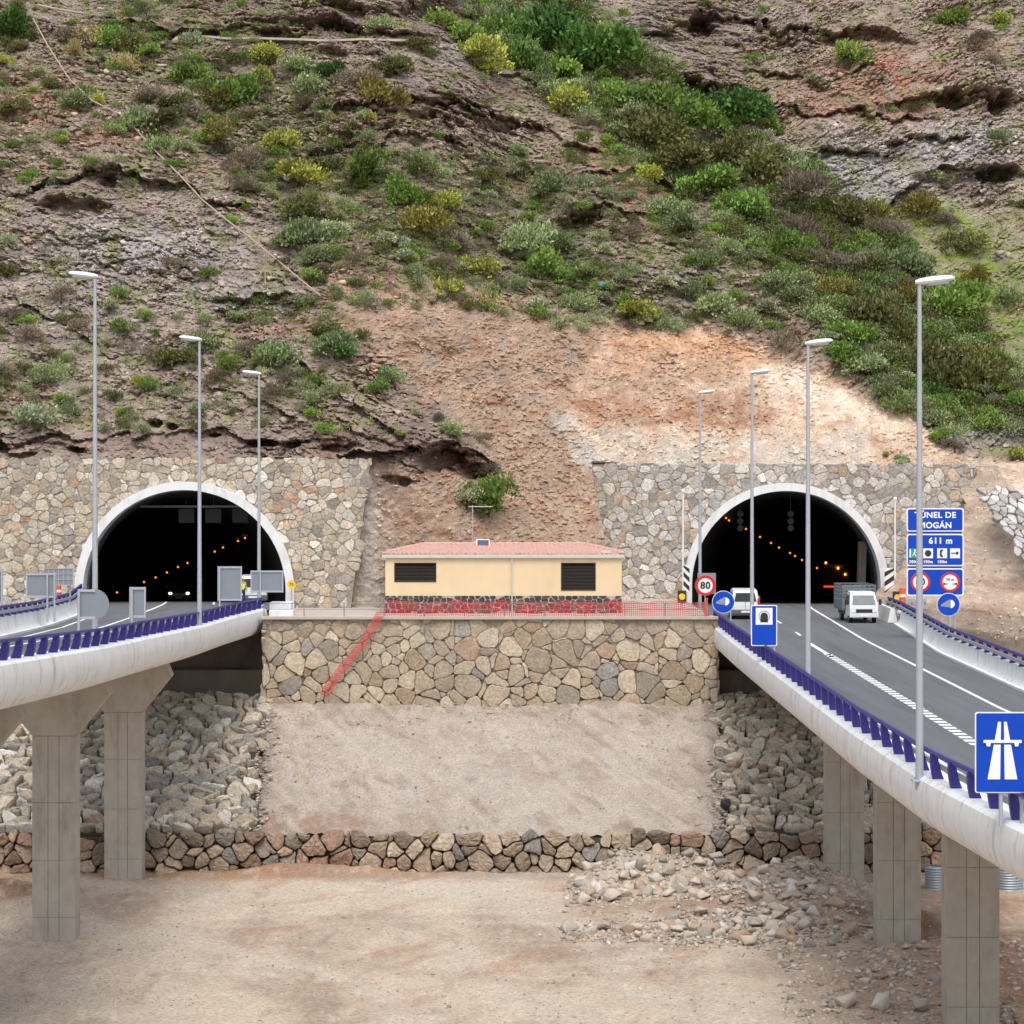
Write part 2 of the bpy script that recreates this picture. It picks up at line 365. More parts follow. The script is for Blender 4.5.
    veg_col = np.clip(.5 + .9 * fbm(X / 1.5, Z / 1.5, 4, 63), 0, 1)
    C = mix(C, (100, 102, 62), veg * .9 * veg_col)
    C = mix(C, (132, 132, 86), .75 * (b < 430) * np.clip(fbm(X / 2.2, Z / 2.2, 4, 64) * 2.2, 0, 1) * (1 - earthy))
    C = mix(C, (172, 148, 126), earth * (.95 - .25*np.clip(fbm(X/2, Z/2, 3, 65)*2, 0, 1)))
    C = mix(C, (150, 140, 130), earth * np.clip(fbm(X / 1.2, Z / 1.6, 4, 166) * 2.6 - .2, 0, 1) * .8)
    C = mix(C, (156, 118, 98), earth * np.clip(fbm(X / 1.5, Z, 4, 66) * 2, 0, 1) * .8)
    C = mix(C, (204, 182, 160), cut)
    C = mix(C, (204, 158, 122), cut * sstep(390, 345, w2y*.6 + wy*.4 + .12*(wx-700)*(wx>760)) * sstep(830, 730, w2x) * .8)
    C = mix(C, (182, 142, 114), cut * np.clip(fbm(X / 2.4, Z / 1.1, 4, 67) * 2.2, 0, 1) * .8); C = mix(C, (216, 194, 172), cut * np.clip(fbm(X / 1.6, Z / 2.6, 4, 167) * 2.2, 0, 1) * .7)
    C = mix(C, (172, 142, 120), .85 * poly_mask(wx, wy, [(550, 395), (600, 352), (720, 350), (765, 388), (770, 428), (600, 430)], 12) * np.clip(.75 + fbm(X / 1.4, Z / 1, 4, 169), 0, 1))
    C = mix(C, (164, 122, 96), redband * np.clip(.5 + 1.5*fbm(X / 1.6, Z / .8, 4, 168), 0, 1))
    C = mix(C, (232, 214, 200), pale * np.clip(.6 + fbm(X / .8, Z / 1.6, 4, 68), 0, 1))
    C = mix(C, (186, 180, 172), greycut * np.clip(.7 + 1.2*fbm(X / 2, Z / 2, 3, 69), 0, 1))
    C = mix(C, (124, 142, 62), grass * np.clip(.65 + 1.4 * fbm(X / 1.2, Z / .8, 4, 70), 0, 1))
    C = mix(C, (208, 186, 166), bk); C = mix(C, (186, 154, 132), bk * np.clip(fbm(X / 2, Z / 1, 4, 71) * 2, 0, 1))
    C = mix(C, (190, 182, 174), np.where(b > 470, np.exp(-((a - 360) / 22) ** 2), 0) * .8)
    C = C * (1 + .55 * (earthy * (ec - .5) * (ec > .4))[..., None])
    var = 1 + (.45 * (cid - .5) * rough + .7 * (cid2 - .5) * stone * np.clip(rough + .45 * earthy, 0, 1))
    C = C * var[..., None]
    C = np.clip(C * 1.07, .01, .85)
    return Y, a, b, C, earthy, veg

_xs = np.concatenate([np.linspace(-120, -57, 60, endpoint=False), np.arange(-57, -46, .16), np.arange(-46, 46, .1), np.arange(46, 57, .16), np.linspace(57, 120, 60)])
_zs = np.concatenate([np.arange(-19, -9, .25), np.arange(-9, 44, .085), np.arange(44, 52, .16), np.linspace(52, 85, 60)])
_X, _Z = np.meshgrid(_xs, _zs)
HY_, HA, HB, HC, _e, _v = hill_F(_X, _Z)
_w = (_X < 22.8) & (_Z < -9.2)
_Xm, _Zm = (_X[1:, 1:] + _X[:-1, :-1]) / 2, (_Z[1:, 1:] + _Z[:-1, :-1]) / 2
keep = ~((_Xm < 22.9) & (_Zm < -8.7))
keep &= ~((_Xm < -10.1 + 1.25 * np.clip((_Zm + 7.9) / 9.4, 0, 1)) & (_Zm < 1.15))
keep &= ~((_Xm > 5.05 + .17 * (1 - _Zm) + .35) & (_Xm < 30.0) & (_Zm < .85) & (HY_[1:, 1:] > 158.5))
hill = grid_object('hills', np.stack([_X, HY_, _Z], -1), HC, M_HILL, 'structure', keep, smooth=False)

def hill_y(X, Z):
    i = np.searchsorted(_xs, X) - 1; j = np.searchsorted(_zs, Z) - 1
    i = min(max(i, 0), len(_xs) - 2); j = min(max(j, 0), len(_zs) - 2)
    return float(HY_[j:j+2, i:i+2].mean())
def on_hill(px, py):
    """the first point of the hillside in that direction"""
    D = 118.0
    while D < 260:
        X = (px - 512) * D / F; Z = (HY - py) * D / F
        y = hill_y(X, Z)
        if D >= y: return Vector((X, y, Z))
        D += .4
    return None
# ================================================================ rubble masonry
def clip_poly(poly, nx, ny, d):      # keep nx*x+ny*y <= d
    out = []; n = len(poly)
    for i in range(n):
        p, q = poly[i], poly[(i+1) % n]
        a = nx*p[0] + ny*p[1] - d; b = nx*q[0] + ny*q[1] - d
        if a <= 0: out.append(p)
        if (a < 0 < b) or (b < 0 < a):
            t = a / (a - b); out.append((p[0] + t*(q[0]-p[0]), p[1] + t*(q[1]-p[1])))
    return out
def stone_cells(u0, u1, v0, v1, size, aspect=1.25, gap=.03, seed=0, inside=None, mixed=False, jit=.42, wvar=.35):
    """irregular stones fitted together: a weighted Voronoi diagram"""
    rg = random.Random(seed); W = size * math.sqrt(aspect); H = size / math.sqrt(aspect)
    pts = []; r = 0; v = v0 - H
    while v < v1 + H:
        u = u0 - W + rg.random() * W
        while u < u1 + W:
            k = 1 + wvar * (rg.random() - .5) * 2
            pts.append((u + rg.uniform(-jit, jit) * W * .5, v + rg.uniform(-jit, jit) * H * (.62 if mixed else 1), rg.random() ** 2 * wvar * size * size))
            if mixed and rg.random() < .34: pts.append((u + .5 * W * k + rg.uniform(-.1, .1) * W, v + rg.choice((-.5, .5)) * H, -.10 * size * size))
            u += W * k
        v += H
    out = []; R = 2.6 * max(W, H)
    cell = {}
    for i, p in enumerate(pts): cell.setdefault((int(p[0] // R), int(p[1] // R)), []).append(i)
    for i, (x, y, wt) in enumerate(pts):
        if not (u0 - .2*W < x < u1 + .2*W and v0 - .2*H < y < v1 + .2*H): continue
        if inside and not inside(x, y): continue
        poly = [(x-R, y-R), (x+R, y-R), (x+R, y+R), (x-R, y+R)]
        cx, cy = int(x // R), int(y // R)
        nb = [j for a in (-1, 0, 1) for b in (-1, 0, 1) for j in cell.get((cx+a, cy+b), []) if j != i]
        nb.sort(key=lambda j: (pts[j][0]-x)**2 + (pts[j][1]-y)**2)
        for j in nb[:22]:
            X, Y, w2 = pts[j]; dx, dy = X-x, Y-y; l = math.hypot(dx, dy)
            if l < 1e-6: continue
            t = .5 * (l*l + wt - w2) / l
            poly = clip_poly(poly, dx/l, dy/l, (x*dx + y*dy)/l + t - gap * rg.uniform(.3, 1.6) / 2)
            if len(poly) < 3: break
        for nx, ny, d in ((-1, 0, -u0), (1, 0, u1), (0, -1, -v0), (0, 1, v1)):
            if len(poly) >= 3: poly = clip_poly(poly, nx, ny, d)
        if len(poly) < 3: continue
        A = .5 * sum(p[0]*q[1] - q[0]*p[1] for p, q in zip(poly, poly[1:] + poly[:1]))
        if abs(A) < .06 * W * H: continue
        # drop tiny edges, then round the corners a little
        q = [p for k, p in enumerate(poly) if math.dist(p, poly[k-1]) > .06 * size]
        if len(q) < 3: continue
        rp = []
        for k, p in enumerate(q):
            a, b = q[k-1], q[(k+1) % len(q)]; c = rg.uniform(.12, .26)
            rp.append((p[0] + (a[0]-p[0])*c, p[1] + (a[1]-p[1])*c)); rp.append((p[0] + (b[0]-p[0])*c, p[1] + (b[1]-p[1])*c))
        if size > .3 and wvar != .35:
            jp = []
            for k, p in enumerate(rp):
                b = rp[(k+1) % len(rp)]; l = math.dist(p, b); q_ = max(1, min(4, int(l / (.22 * size) + .5)))
                for a_ in range(q_):
                    t_ = a_ / q_; X_, Y_ = p[0] + (b[0]-p[0])*t_, p[1] + (b[1]-p[1])*t_
                    w1 = mnoise.noise_vector(Vector((X_ / size * 1.5, Y_ / size * 1.5, seed))) * size * .13; w2 = mnoise.noise_vector(Vector((X_ / size * 5, Y_ / size * 5, seed + 9))) * size * .045
                    X2, Y2 = X_ + w1.x + w2.x, Y_ + w1.y + w2.y
                    cx_, cy_ = x, y; sh = 1 - .0 * rg.random()
                    jp.append((cx_ + (X2-cx_)*sh, cy_ + (Y2-cy_)*sh))
            rp = jp
        elif size > .5:
            jp = []
            for k, p in enumerate(rp):
                b = rp[(k+1) % len(rp)]; l = math.dist(p, b); jp.append(p)
                if l > .28 * size: jp.append(((p[0]+b[0])/2 + rg.uniform(-.09, .09)*l, (p[1]+b[1])/2 + rg.uniform(-.09, .09)*l))
            rp = jp
        out.append(rp)
    return out
PAL_WALL = [((206,190,166),5), ((196,178,154),5), ((214,202,184),4), ((188,178,164),3), ((208,180,146),2.5), ((176,162,144),2.5), ((204,160,124),.7), ((190,140,112),.25), ((162,154,146),1), ((222,214,200),1.5)]
PAL_LIGHT = [((208,200,188),4), ((196,186,172),3), ((218,212,202),3), ((182,174,166),3), ((200,176,148),1.5), ((180,172,162),2), ((196,166,138),.6), ((168,162,154),1)]
PAL_LOW = [((208,186,154),5), ((198,176,145),5), ((214,194,164),4), ((188,168,142),3), ((200,170,136),2), ((178,164,144),1.5), ((190,154,124),.5), ((166,158,148),.6)]
PAL_RIP = [((188,174,150),4), ((172,160,142),3), ((158,152,142),2), ((200,186,160),3), ((182,162,134),2), ((146,140,130),1), ((212,204,190),1.5), ((196,162,136),.3)]
PAL_RIPR = [((212,198,172),4), ((196,180,152),3), ((180,164,140),3), ((206,192,168),2.5), ((168,154,134),2), ((152,144,132),1.2), ((188,156,124),.8)]
PAL_BLD = [((190,164,134),3), ((174,150,124),3), ((202,180,150),2), ((146,128,108),2), ((178,140,110),1.5), ((150,142,132),1)]
PAL_DARK = [((92,82,84),3), ((76,70,74),3), ((104,92,92),2), ((98,76,74),1.5)]
def add_stones(mb, cells, fmap, depth, pal, seed, rough=.5, mi=0):
    rg = random.Random(seed); cols = [c for c, _ in pal]; ws = [w for _, w in pal]
    for poly in cells:
        n = len(poly); cx = sum(p[0] for p in poly)/n; cy = sum(p[1] for p in poly)/n
        c0 = rg.choices(cols, ws)[0]; g0 = sum(c0)/3; c0 = tuple(g0 + (q-g0)*.72 for q in c0); c = lin(*c0); k = rg.uniform(.80, 1.12); c = tuple(q*k for q in c)
        d = depth * rg.uniform(.6, 1.25); tx, ty = rg.uniform(-.16, .16)*rough*2, rg.uniform(-.16, .16)*rough*2
        vs = []
        for lv, (sc, dd) in enumerate(((1.0, -.12), (1.0, d*.45), (.93, d*.85), (.62, d))):
            for x, y in poly:
                X, Y = cx + (x-cx)*sc, cy + (y-cy)*sc
                nn = dd + ((X-cx)*tx + (Y-cy)*ty) * (lv > 0) + (rg.uniform(-.12, .12)*d*rough if lv > 0 else 0)
                vs.append(fmap(X, Y, nn))
        vs.append(fmap(cx, cy, d * 1.03))
        fs = [(l*n+i, l*n+(i+1) % n, (l+1)*n+(i+1) % n, (l+1)*n+i) for l in range(3) for i in range(n)]
        fs += [(3*n+i, 3*n+(i+1) % n, 4*n) for i in range(n)]
        mb.add(vs, fs, mi, c)
M_STONE = mat_attr('rough_stone', .93, (1.3, .16), (7, .34), bump=1.0, bscale=6, bdist=.09)
MORTAR = lin(166, 156, 140)
def arch_clear(cx, r, zc):
    def f(x, y):
        return not ((y > zc and math.hypot(x-cx, y-zc) < r) or (y <= zc and abs(x-cx) < r))
    return f
def push_out(cx, r, zc):
    def f(x, y):
        if y > zc:
            d = math.hypot(x-cx, y-zc)
            if d < r: return cx + (x-cx)/d*r, zc + (y-zc)/d*r
        elif abs(x-cx) < r: return cx + math.copysign(r, x-cx), y
        return x, y
    return f
def portal_wall(name, label, D, zb, poly_lr, ztop, cx, r, zc, size, pal, seed, gap=.028):
    """a masonry wall round a tunnel mouth; poly_lr(z) gives its left and right end"""
    t = empty(name, (cx, D, zb), label=label, cat='retaining wall')
    xl = min(poly_lr(zb)[0], poly_lr(ztop)[0]); xr = max(poly_lr(zb)[1], poly_lr(ztop)[1])
    cl = arch_clear(cx, r - .1, zc); po = push_out(cx, r - .05, zc)
    ins = lambda x, y: cl(x, y) and poly_lr(y)[0] < x < poly_lr(y)[1]
    def mp(x, y, n):
        x, y = po(x, y); return (x, D - n, y)
    pal = [(tuple(min(255, q*1.07) for q in c), w_) for c, w_ in pal]
    m = MB(); add_stones(m, stone_cells(xl, xr, zb, ztop, size, 1.55, gap, seed, ins, wvar=.55, mixed=True), mp, .045, pal, seed)
    # the mortared body behind the stones, with the opening left free
    xs = sorted(set([xl, xr] + list(np.linspace(cx - r, cx + r, 33))))
    for x0, x1 in zip(xs, xs[1:]):
        xm = (x0 + x1) / 2
        zz = []
        for x in (x0, x1):
            q = r*r - (x-cx)**2
            zz.append(zc + math.sqrt(max(q, 0)) if cx - r <= xm <= cx + r else zb)
        top = ztop - .08
        def lim(x, z):
            l, rr = poly_lr(z); return min(max(x, l + .05), rr - .05)
        vs = [(lim(x0, zz[0]), D, zz[0]), (lim(x1, zz[1]), D, zz[1]), (lim(x1, top), D, top), (lim(x0, top), D, top)]
        vs += [(x, D + .75, z) for x, _, z in vs]
        m.add(vs, [(0,1,2,3), (7,6,5,4), (3,2,6,7), (0,4,5,1), (0,3,7,4), (1,5,6,2)], 0, MORTAR)
    m.build('masonry', M_STONE, t)
    return t
CW = 128, 112, 103
M_CONC_L = mat_plain('pale_concrete', lin(234, 234, 236, k=.88), .75, var=.06, vscale=1.2, bump=.15, bscale=30, stain=(lin(140, 136, 128), 1.1, (1, 1, .35), .45))
M_CONC = mat_plain('grey_concrete', lin(150, 142, 130), .85, var=.1, vscale=1.5, bump=.25, bscale=18, stain=(lin(104, 98, 88), 1.6, (1, 1, .3), .6))
M_BORE = mat_plain('sooty_darkened_tunnel_lining', (.075, .073, .07), .9, var=.2, vscale=.6)  # soot, plus the unlit gloom of the bores put into the colour
# left wall (149 m away) and right wall (160 m away)
LW, RW = 149.0, 160.0
LC = dict(cx=-20.3, r=6.8, zc=-6.9, zb=-8.0); RC = dict(cx=18.25, r=6.8, zc=-7.0, zb=-8.6)
def lr_left(z):
    t = (z + 7.9) / 9.4; return (-60, -9.95 + 1.25 * t)
def lr_right(z):
    t = (z + 8.5) / 9.7; return (6.25 - 1.1 * t + .1*math.sin(z*2), 29.6 + 1.4 * t)
wall_l = portal_wall('retaining_wall', 'tan rubble stone wall around the left tunnel mouth', LW, -8.0, lr_left, 1.38, LC['cx'], LC['r'], LC['zc'], .54, PAL_WALL, 11)
wall_r = portal_wall('retaining_wall', 'pale rubble stone wall around the right tunnel mouth', RW, -8.6, lr_right, 1.12, RC['cx'], 6.8, RC['zc'], .58, PAL_LIGHT, 12)
# portal rings and bores
def portal(cx, r, zc, zb, D, ang, slope, label, label2):
    def ring(ro, ri, y0, y1, mb, n=48, taper=0):
        pr = []
        angs = [math.pi * k / n for k in range(n + 1)]
        for a in angs:
            c, s = math.cos(a), math.sin(a)
            pr.append([(cx + ro*c, y0, zc + ro*s), (cx + (ro)*c, y1, zc + ro*s), (cx + ri*c, y1, zc + ri*s), (cx + ri*c, y0 + taper, zc + ri*s)])
        foot = lambda sgn: [(cx + sgn*ro, y0, zb), (cx + sgn*ro, y1, zb), (cx + sgn*ri, y1, zb), (cx + sgn*ri, y0 + taper, zb)]
        mb.sweep([foot(1)] + pr + [foot(-1)], True, True)
    m = MB(); ring(r, r - .52, D - .38, D + 1.6, m)
    o = m.build('portal_ring', M_CONC_L, loc=(cx, D - .38, zb), smooth='auto'); tag(o, label, 'tunnel portal')
    # bore: arch section swept along its axis, falling and turning away
    m = MB(); ri = r - .56; secs = []
    for k in range(28):
        y = D + 1.0 + k * 5.0; dd = max(0, y - D - 3)
        ox, oz = ang * dd, -slope * dd; n = 20
        s = [(cx + ox + ri*math.cos(math.pi*j/n), y, zc + oz + ri*math.sin(math.pi*j/n)) for j in range(n+1)]
        s = [(cx + ox + ri, y, zb + oz - .6)] + s + [(cx + ox - ri, y, zb + oz - .6)]
        secs.append(s)
    m.sweep(secs, True, False)
    n = len(secs[0]); m.add(secs[-1], [tuple(range(n))])
    o = m.build('tunnel', M_BORE, loc=(cx, D + 1, zb), smooth='auto'); tag(o, label2, 'tunnel')
portal(LC['cx'], 6.8, LC['zc'], -8.0, LW, -.19, .052, 'pale concrete arch framing the left tunnel mouth', 'dark vaulted tunnel bore leading away on the left')
portal(RC['cx'], 6.8, RC['zc'], -8.6, RW, .14, .045, 'pale concrete arch framing the right tunnel mouth', 'dark vaulted tunnel bore leading away on the right')

M_PLAT = mat_plain('forecourt_concrete', lin(196, 184, 172), .9, var=.12, vscale=.8, bump=.2, bscale=14)
# the wall carrying the forecourt of the small building
PZ = -7.95
t = empty('retaining_wall', (0, 135, -12.3), label='long low tan rubble wall below the cream building', cat='retaining wall')
m = MB()
def ins(x, y): return True
add_stones(m, stone_cells(-14.05, 11.6, -13.3, -7.8, .76, 1.5, .03, 21, None, wvar=.85, jit=.34, mixed=True), lambda x, y, n: (x, 135.6 - n - (y + 7.8)*.05*-1 - .19, y), .07, PAL_LOW, 21)
m.box(-14.0, 11.55, 135.40, 136.2, -12.6, -7.86, 0, MORTAR)
add_stones(m, stone_cells(135.3, 139.6, -12.75, -7.85, .9, 1.2, .07, 22), lambda u, v, n: (-14.0 - n, u, v), .12, PAL_LOW, 22)
add_stones(m, stone_cells(135.3, 139.6, -12.75, -7.85, .9, 1.2, .07, 23), lambda u, v, n: (11.55 + n, u, v), .12, PAL_LOW, 23)
m.build('masonry', M_STONE, t)
m = MB(); m.bbox(-14.15, 11.75, 135.15, 135.75, -7.86, -7.7, .02); m.build('coping', M_PLAT, t)
m = MB(); m.box(-14.0, 11.5, 135.8, 161, -13, PZ); o = m.build('forecourt', M_PLAT); tag(o, kind='structure')
# fills under the roads at the portals, with their concrete abutments
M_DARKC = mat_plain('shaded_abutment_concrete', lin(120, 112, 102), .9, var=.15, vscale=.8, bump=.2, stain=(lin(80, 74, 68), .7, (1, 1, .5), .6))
def zl(D): return float(np.interp(D, [0, 50, 70, 89, 116, 142, 150, 153, 400], [-3.0, -4.45, -5.45, -6.25, -7.12, -7.6, -7.72, -7.75, -7.75 - .052*247]))
def zr(D): return float(np.interp(D, [0, 160, 163, 400], [-8.4, -8.4, -8.4, -8.4 - .045*237]))
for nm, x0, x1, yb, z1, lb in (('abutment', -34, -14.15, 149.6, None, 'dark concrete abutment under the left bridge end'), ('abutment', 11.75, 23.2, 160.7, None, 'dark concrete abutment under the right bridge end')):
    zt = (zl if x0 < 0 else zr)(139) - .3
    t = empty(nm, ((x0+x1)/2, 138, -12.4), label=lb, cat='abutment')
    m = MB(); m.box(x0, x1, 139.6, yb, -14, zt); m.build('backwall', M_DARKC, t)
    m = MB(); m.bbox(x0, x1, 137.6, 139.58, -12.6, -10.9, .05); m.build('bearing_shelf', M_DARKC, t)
# riprap slopes of stacked stone and the bare slope between them
def slopeY(z): return 136.4 + (z + 12.3) * (136.4 - 116.0) / 4.75 if True else 0
def slope_map(x, v, n):      # v runs 0 (bottom) to 1 (top)
    y = 116.0 + 20.6 * v; z = -17.05 + 4.75 * v ** 1.0
    return (x, y - n * .35, z + n * .9)
PIL = 21.2
def slope_map_m(x, s, n): return slope_map(x, s / PIL, n)
def riprap(label, x0f, x1f, xa, xb, pal, seed, size, depth):
    pal = [(tuple(min(255, q*1.06) for q in c), w_) for c, w_ in pal]
    m = MB()
    ins = lambda x, s: x0f(s/PIL) < x < x1f(s/PIL)
    # flat-lying stones: foreshortened by the view, so cells are long up the slope
    cells = stone_cells(xa, xb, .1, PIL, size, .52, .08, seed, ins, wvar=.5)
    add_stones(m, cells, slope_map_m, depth, pal, seed, rough=1.5)
    k = 24
    for i in range(k):
        v0, v1 = i/k, (i+1)/k; a, b = x0f(v0), x1f(v0); c, d = x0f(v1), x1f(v1)
        m.add([slope_map(a, v0, -.05), slope_map(b, v0, -.05), slope_map(d, v1, -.05), slope_map(c, v1, -.05)], [(0,1,2,3)], 0, lin(70, 64, 58))
    o = m.build('riprap_slope', M_STONE, loc=((xa+xb)/2, 116, -17.1)); tag(o, label, 'riprap')
riprap('sloping bed of grey stacked stones under the left bridge', lambda v: -46, lambda v: -12.45 - 1.65*v + .25*math.sin(v*23) + .15*math.sin(v*57), -46, -12, PAL_RIP, 31, .80, .34)
riprap('sloping bed of tan stacked stones under the right bridge', lambda v: 10.25 + 1.35*v + .2*math.sin(v*29), lambda v: 26.5, 10, 26.5, PAL_RIPR, 32, .72, .28)
# bare dirt slope
M_DIRT = mat_attr('bare_dirt', .96, (.9, .08), (9, .34), bump=1.0, bscale=7, bdist=.14)
xs = np.arange(-15.5, 13.2, .09); vs = np.linspace(-.012, 1.0, 230)
X, V = np.meshgrid(xs, vs)
Yd = 116.0 + 20.6 * V; Zd = -17.12 + 4.78 * V
u, v2 = X, Yd
g1, g2, cid, gx, gy = worley(X / .5, Yd / .9, 91)
inslope = sstep(-12.9 - 1.65*1, -12.0, X) * sstep(11.6, 10.4, X)
Zd += .35 * fbm((X + .5*Yd) / 5, (Yd - .5*X) / 9, 3, 189) * sstep(0, .1, V) * sstep(1, .9, V) + .22 * fbm(X / 4, Yd / 6, 4, 80) + .10 * fbm(X / .9, Yd / 1.4, 4, 81) + .10 * np.abs(fbm((X + .4*Yd) / .8, Yd / 2.2, 5, 184)) + .10 * fbm(X / .35, Yd / .9, 3, 185) + .04
Zd = np.where((X < -12.3 - 1.65*V) | (X > 10.3 + 1.35*V), Zd - .35, Zd)
def cmix(c, col, m): return c * (1 - m[..., None]) + np.array(lin(*col)) * m[..., None]
C = np.zeros(X.shape + (3,)) + np.array(lin(200, 187, 174))
C = cmix(C, (184, 168, 156), np.clip(fbm(X / 5, Yd / 8, 4, 82) * 2 + .3, 0, 1) * .8)
C = cmix(C, (186, 162, 140), np.clip(fbm((X + .25*Yd) / 1.6, (Yd - 1*X) / 9, 4, 83) * 2.4, 0, 1) * .6)
C = cmix(C, (200, 188, 174), np.clip(fbm((X - .2*Yd) / 2.5, (Yd) / 6, 4, 84) * 2.4, 0, 1) * .7)
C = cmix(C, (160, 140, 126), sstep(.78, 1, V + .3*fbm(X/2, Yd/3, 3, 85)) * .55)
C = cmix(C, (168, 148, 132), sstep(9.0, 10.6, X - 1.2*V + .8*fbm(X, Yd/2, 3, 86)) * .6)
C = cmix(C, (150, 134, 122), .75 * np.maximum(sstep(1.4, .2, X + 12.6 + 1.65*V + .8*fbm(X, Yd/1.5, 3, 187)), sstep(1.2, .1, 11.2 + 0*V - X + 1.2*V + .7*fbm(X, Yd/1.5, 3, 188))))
C = cmix(C, (166, 130, 106), .85 * np.clip(.7 + 1.2*fbm(X / .8, Yd / 1.5, 4, 199), 0, 1) * sstep(.20, .02, V + .1*fbm(X/1.5, Yd/2, 3, 87)) * sstep(-5.5, -8, X + 1.5*fbm(X/3, Yd/3, 3, 88)) * .95)
C = cmix(C, (212, 200, 186), .5 * np.clip(fbm(X / .5, Yd / 1.6, 4, 182) * 2.2 - .2, 0, 1)); C = cmix(C, (150, 132, 118), .6 * np.clip(fbm((X + .5*Yd) / 1.2, (Yd - .5*X) / 3.2, 5, 183) * 2.6 - .35, 0, 1)); C = cmix(C, (210, 196, 180), .7 * np.clip(fbm((X + .45*Yd) / .9, (Yd - .9*X) / 7, 5, 186) * 2.8 - .2, 0, 1))
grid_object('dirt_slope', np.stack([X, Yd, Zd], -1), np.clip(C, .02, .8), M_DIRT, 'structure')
# low wall of boulders
t = empty('boulder_wall', (-2, 115.6, -18.8), label='low wall of big stacked boulders at the foot of the slopes', cat='boulder wall')
m = MB()
PAL_RED = [((178,138,108),3), ((190,156,126),3), ((160,124,98),2), ((156,140,122),2)]
_c = stone_cells(-46, 24.5, -18.95, -16.9, .72, 1.5, .05, 41, None, wvar=.6, jit=.3)
_fm = lambda x, y, n: (x, 115.75 - n - (y+17)*-.12 - .25, y + .09*math.sin(x*1.3) + .06*math.sin(x*3.1))
_red = [p for p in _c if -12.6 < p[0][0] < -7.0 or p[0][0] < -23]
add_stones(m, [p for p in _c if p not in _red], _fm, .26, PAL_BLD, 41, rough=1.3)
add_stones(m, _red, _fm, .34, PAL_RED, 42, rough=1.5)
#add_stones(m, stone_cells(-46, 24.5, -18.95, -16.9, .72, 1.5, .05, 41, None, wvar=.6, jit=.3), lambda x, y, n: (x, 115.75 - n - (y+17)*-.12 - .25, y + .09*math.sin(x*1.3) + .06*math.sin(x*3.1)), .24, PAL_BLD, 41, rough=1.0)
m.box(-46, 24.4, 115.7, 116.3, -19.2, -17.25, 0, lin(96, 82, 70))
m.build('boulders', M_STONE, t)
# wing wall of white flat stones, far right
t = empty('wing_wall', (33, 152, -5), label='whitish dry stone wing wall on the bank at the far right', cat='retaining wall')
def bankD(z): return 125 + (z + 8.8) * 3.35 - .75
def wing_in(x, y):
    D = bankD(y); px = 512 + F*x/D; py = HY - F*y/D
    return py > 489 + .03*(px-975) and px - 978 > (py - 490) * .62 and py < 640
m = MB(); add_stones(m, stone_cells(26, 46, -7, .2, .42, 1.9, .04, 51, wing_in), lambda x, y, n: (x, bankD(y) - n*.6, y + n*.5), .3, [((226,220,212),4), ((206,198,190),3), ((188,178,170),2), ((168,156,146),1)], 51)
m.build('masonry', M_STONE, t)
# ================================================================ ground
M_GND = mat_attr('dry_ground', .97, (.5, .05), (7, .32), bump=1.0, bscale=6, bdist=.13)
xs = np.concatenate([np.linspace(-900, -32, 40, endpoint=False), np.arange(-32, 32, .11), np.linspace(32, 900, 40)])
ys = np.concatenate([np.linspace(-500, 78, 60, endpoint=False), np.arange(78, 117.2, .16)])
X, Y = np.meshgrid(xs, ys)
def ground_z(X, Y):
    z = -18.82 + .10 * fbm(X / 7, Y / 9, 4, 100) + .045 * fbm(X / 1.1, Y / 2.2, 4, 101)
    # rubble mounds right of the middle
    for x, y, rx, ry, h in [(4.8, 112.6, 1.6, 1.2, 1.0), (8.0, 112.3, 2.6, 1.4, 1.3), (12.8, 108.6, 3.0, 1.9, 1.5), (11.0, 104.6, 2.6, 1.5, .8), (9.5, 104.5, 6.5, 1.6, .35), (15, 103, 3.0, 2.6, .4), (16.4, 88.0, 4.4, 5.0, .8), (18.2, 94.5, 3.4, 3.6, .45), (-24, 108, 3.2, 3, .8), (-10.5, 115.0, 2.2, .7, .45), (-7.0, 115.0, 1.4, .6, .3), (5, 106.8, 4.5, 1.2, .22)]:
        z = z + h * np.exp(-((X-x)/rx)**2 - ((Y-y)/ry)**2) * (1 + .4 * fbm(X, Y, 3, 103))
    z = z - .5 * np.exp(-((X-16.8)/1.6)**2 - ((Y-100.5)/2.6)**2)
    return z
def ground_h(x, y): return float(ground_z(np.array([[x]], float), np.array([[y]], float))[0, 0])
Z = ground_z(X, Y)
# wheel ruts sweeping across the yard
rut = 0
for k, (y0, cu, am) in enumerate([(111.6, .012, 1), (109.8, .012, 1), (104.5, -.02, .9), (102.3, -.02, .9), (92, .03, .8), (90.0, .03, .8), (88, -.01, .6), (98.0, .008, .5), (96.5, .008, .5)]):
    d = np.abs(Y - (y0 + cu * (X + 4)**2 + .5 * fbm(X / 6, X*0 + k, 2, 110 + k)))
    rut = rut + am * np.exp(-(d / .4) ** 2) * np.clip(.5 + 1.3*fbm(X / 9, Y / 5, 3, 118 + k), 0, 1)
Z = Z - .08 * rut
w1, w2, wc, wx_, wy_ = worley(X / .55, Y / 1.0, 121)
Z = Z + .09 * np.abs(fbm(X / .6, Y / 1.8, 5, 193)) + .07 * fbm(X / 2.2, Y / 4, 4, 194)
C = np.zeros(X.shape + (3,)) + np.array(lin(219, 200, 178))
C = cmix(C, (184, 162, 142), np.clip(fbm(X / 5, Y / 15, 5, 123) * 2.4 + .15, 0, 1) * .85)
C = cmix(C, (220, 206, 188), np.clip(fbm((X + .5*Y) / 5, Y / 13, 5, 124) * 2.6, 0, 1) * .8)
C = cmix(C, (188, 152, 124), np.clip(fbm((X - .6*Y) / 3.2, Y / 7, 5, 125) * 2.8 - .35, 0, 1) * .6)
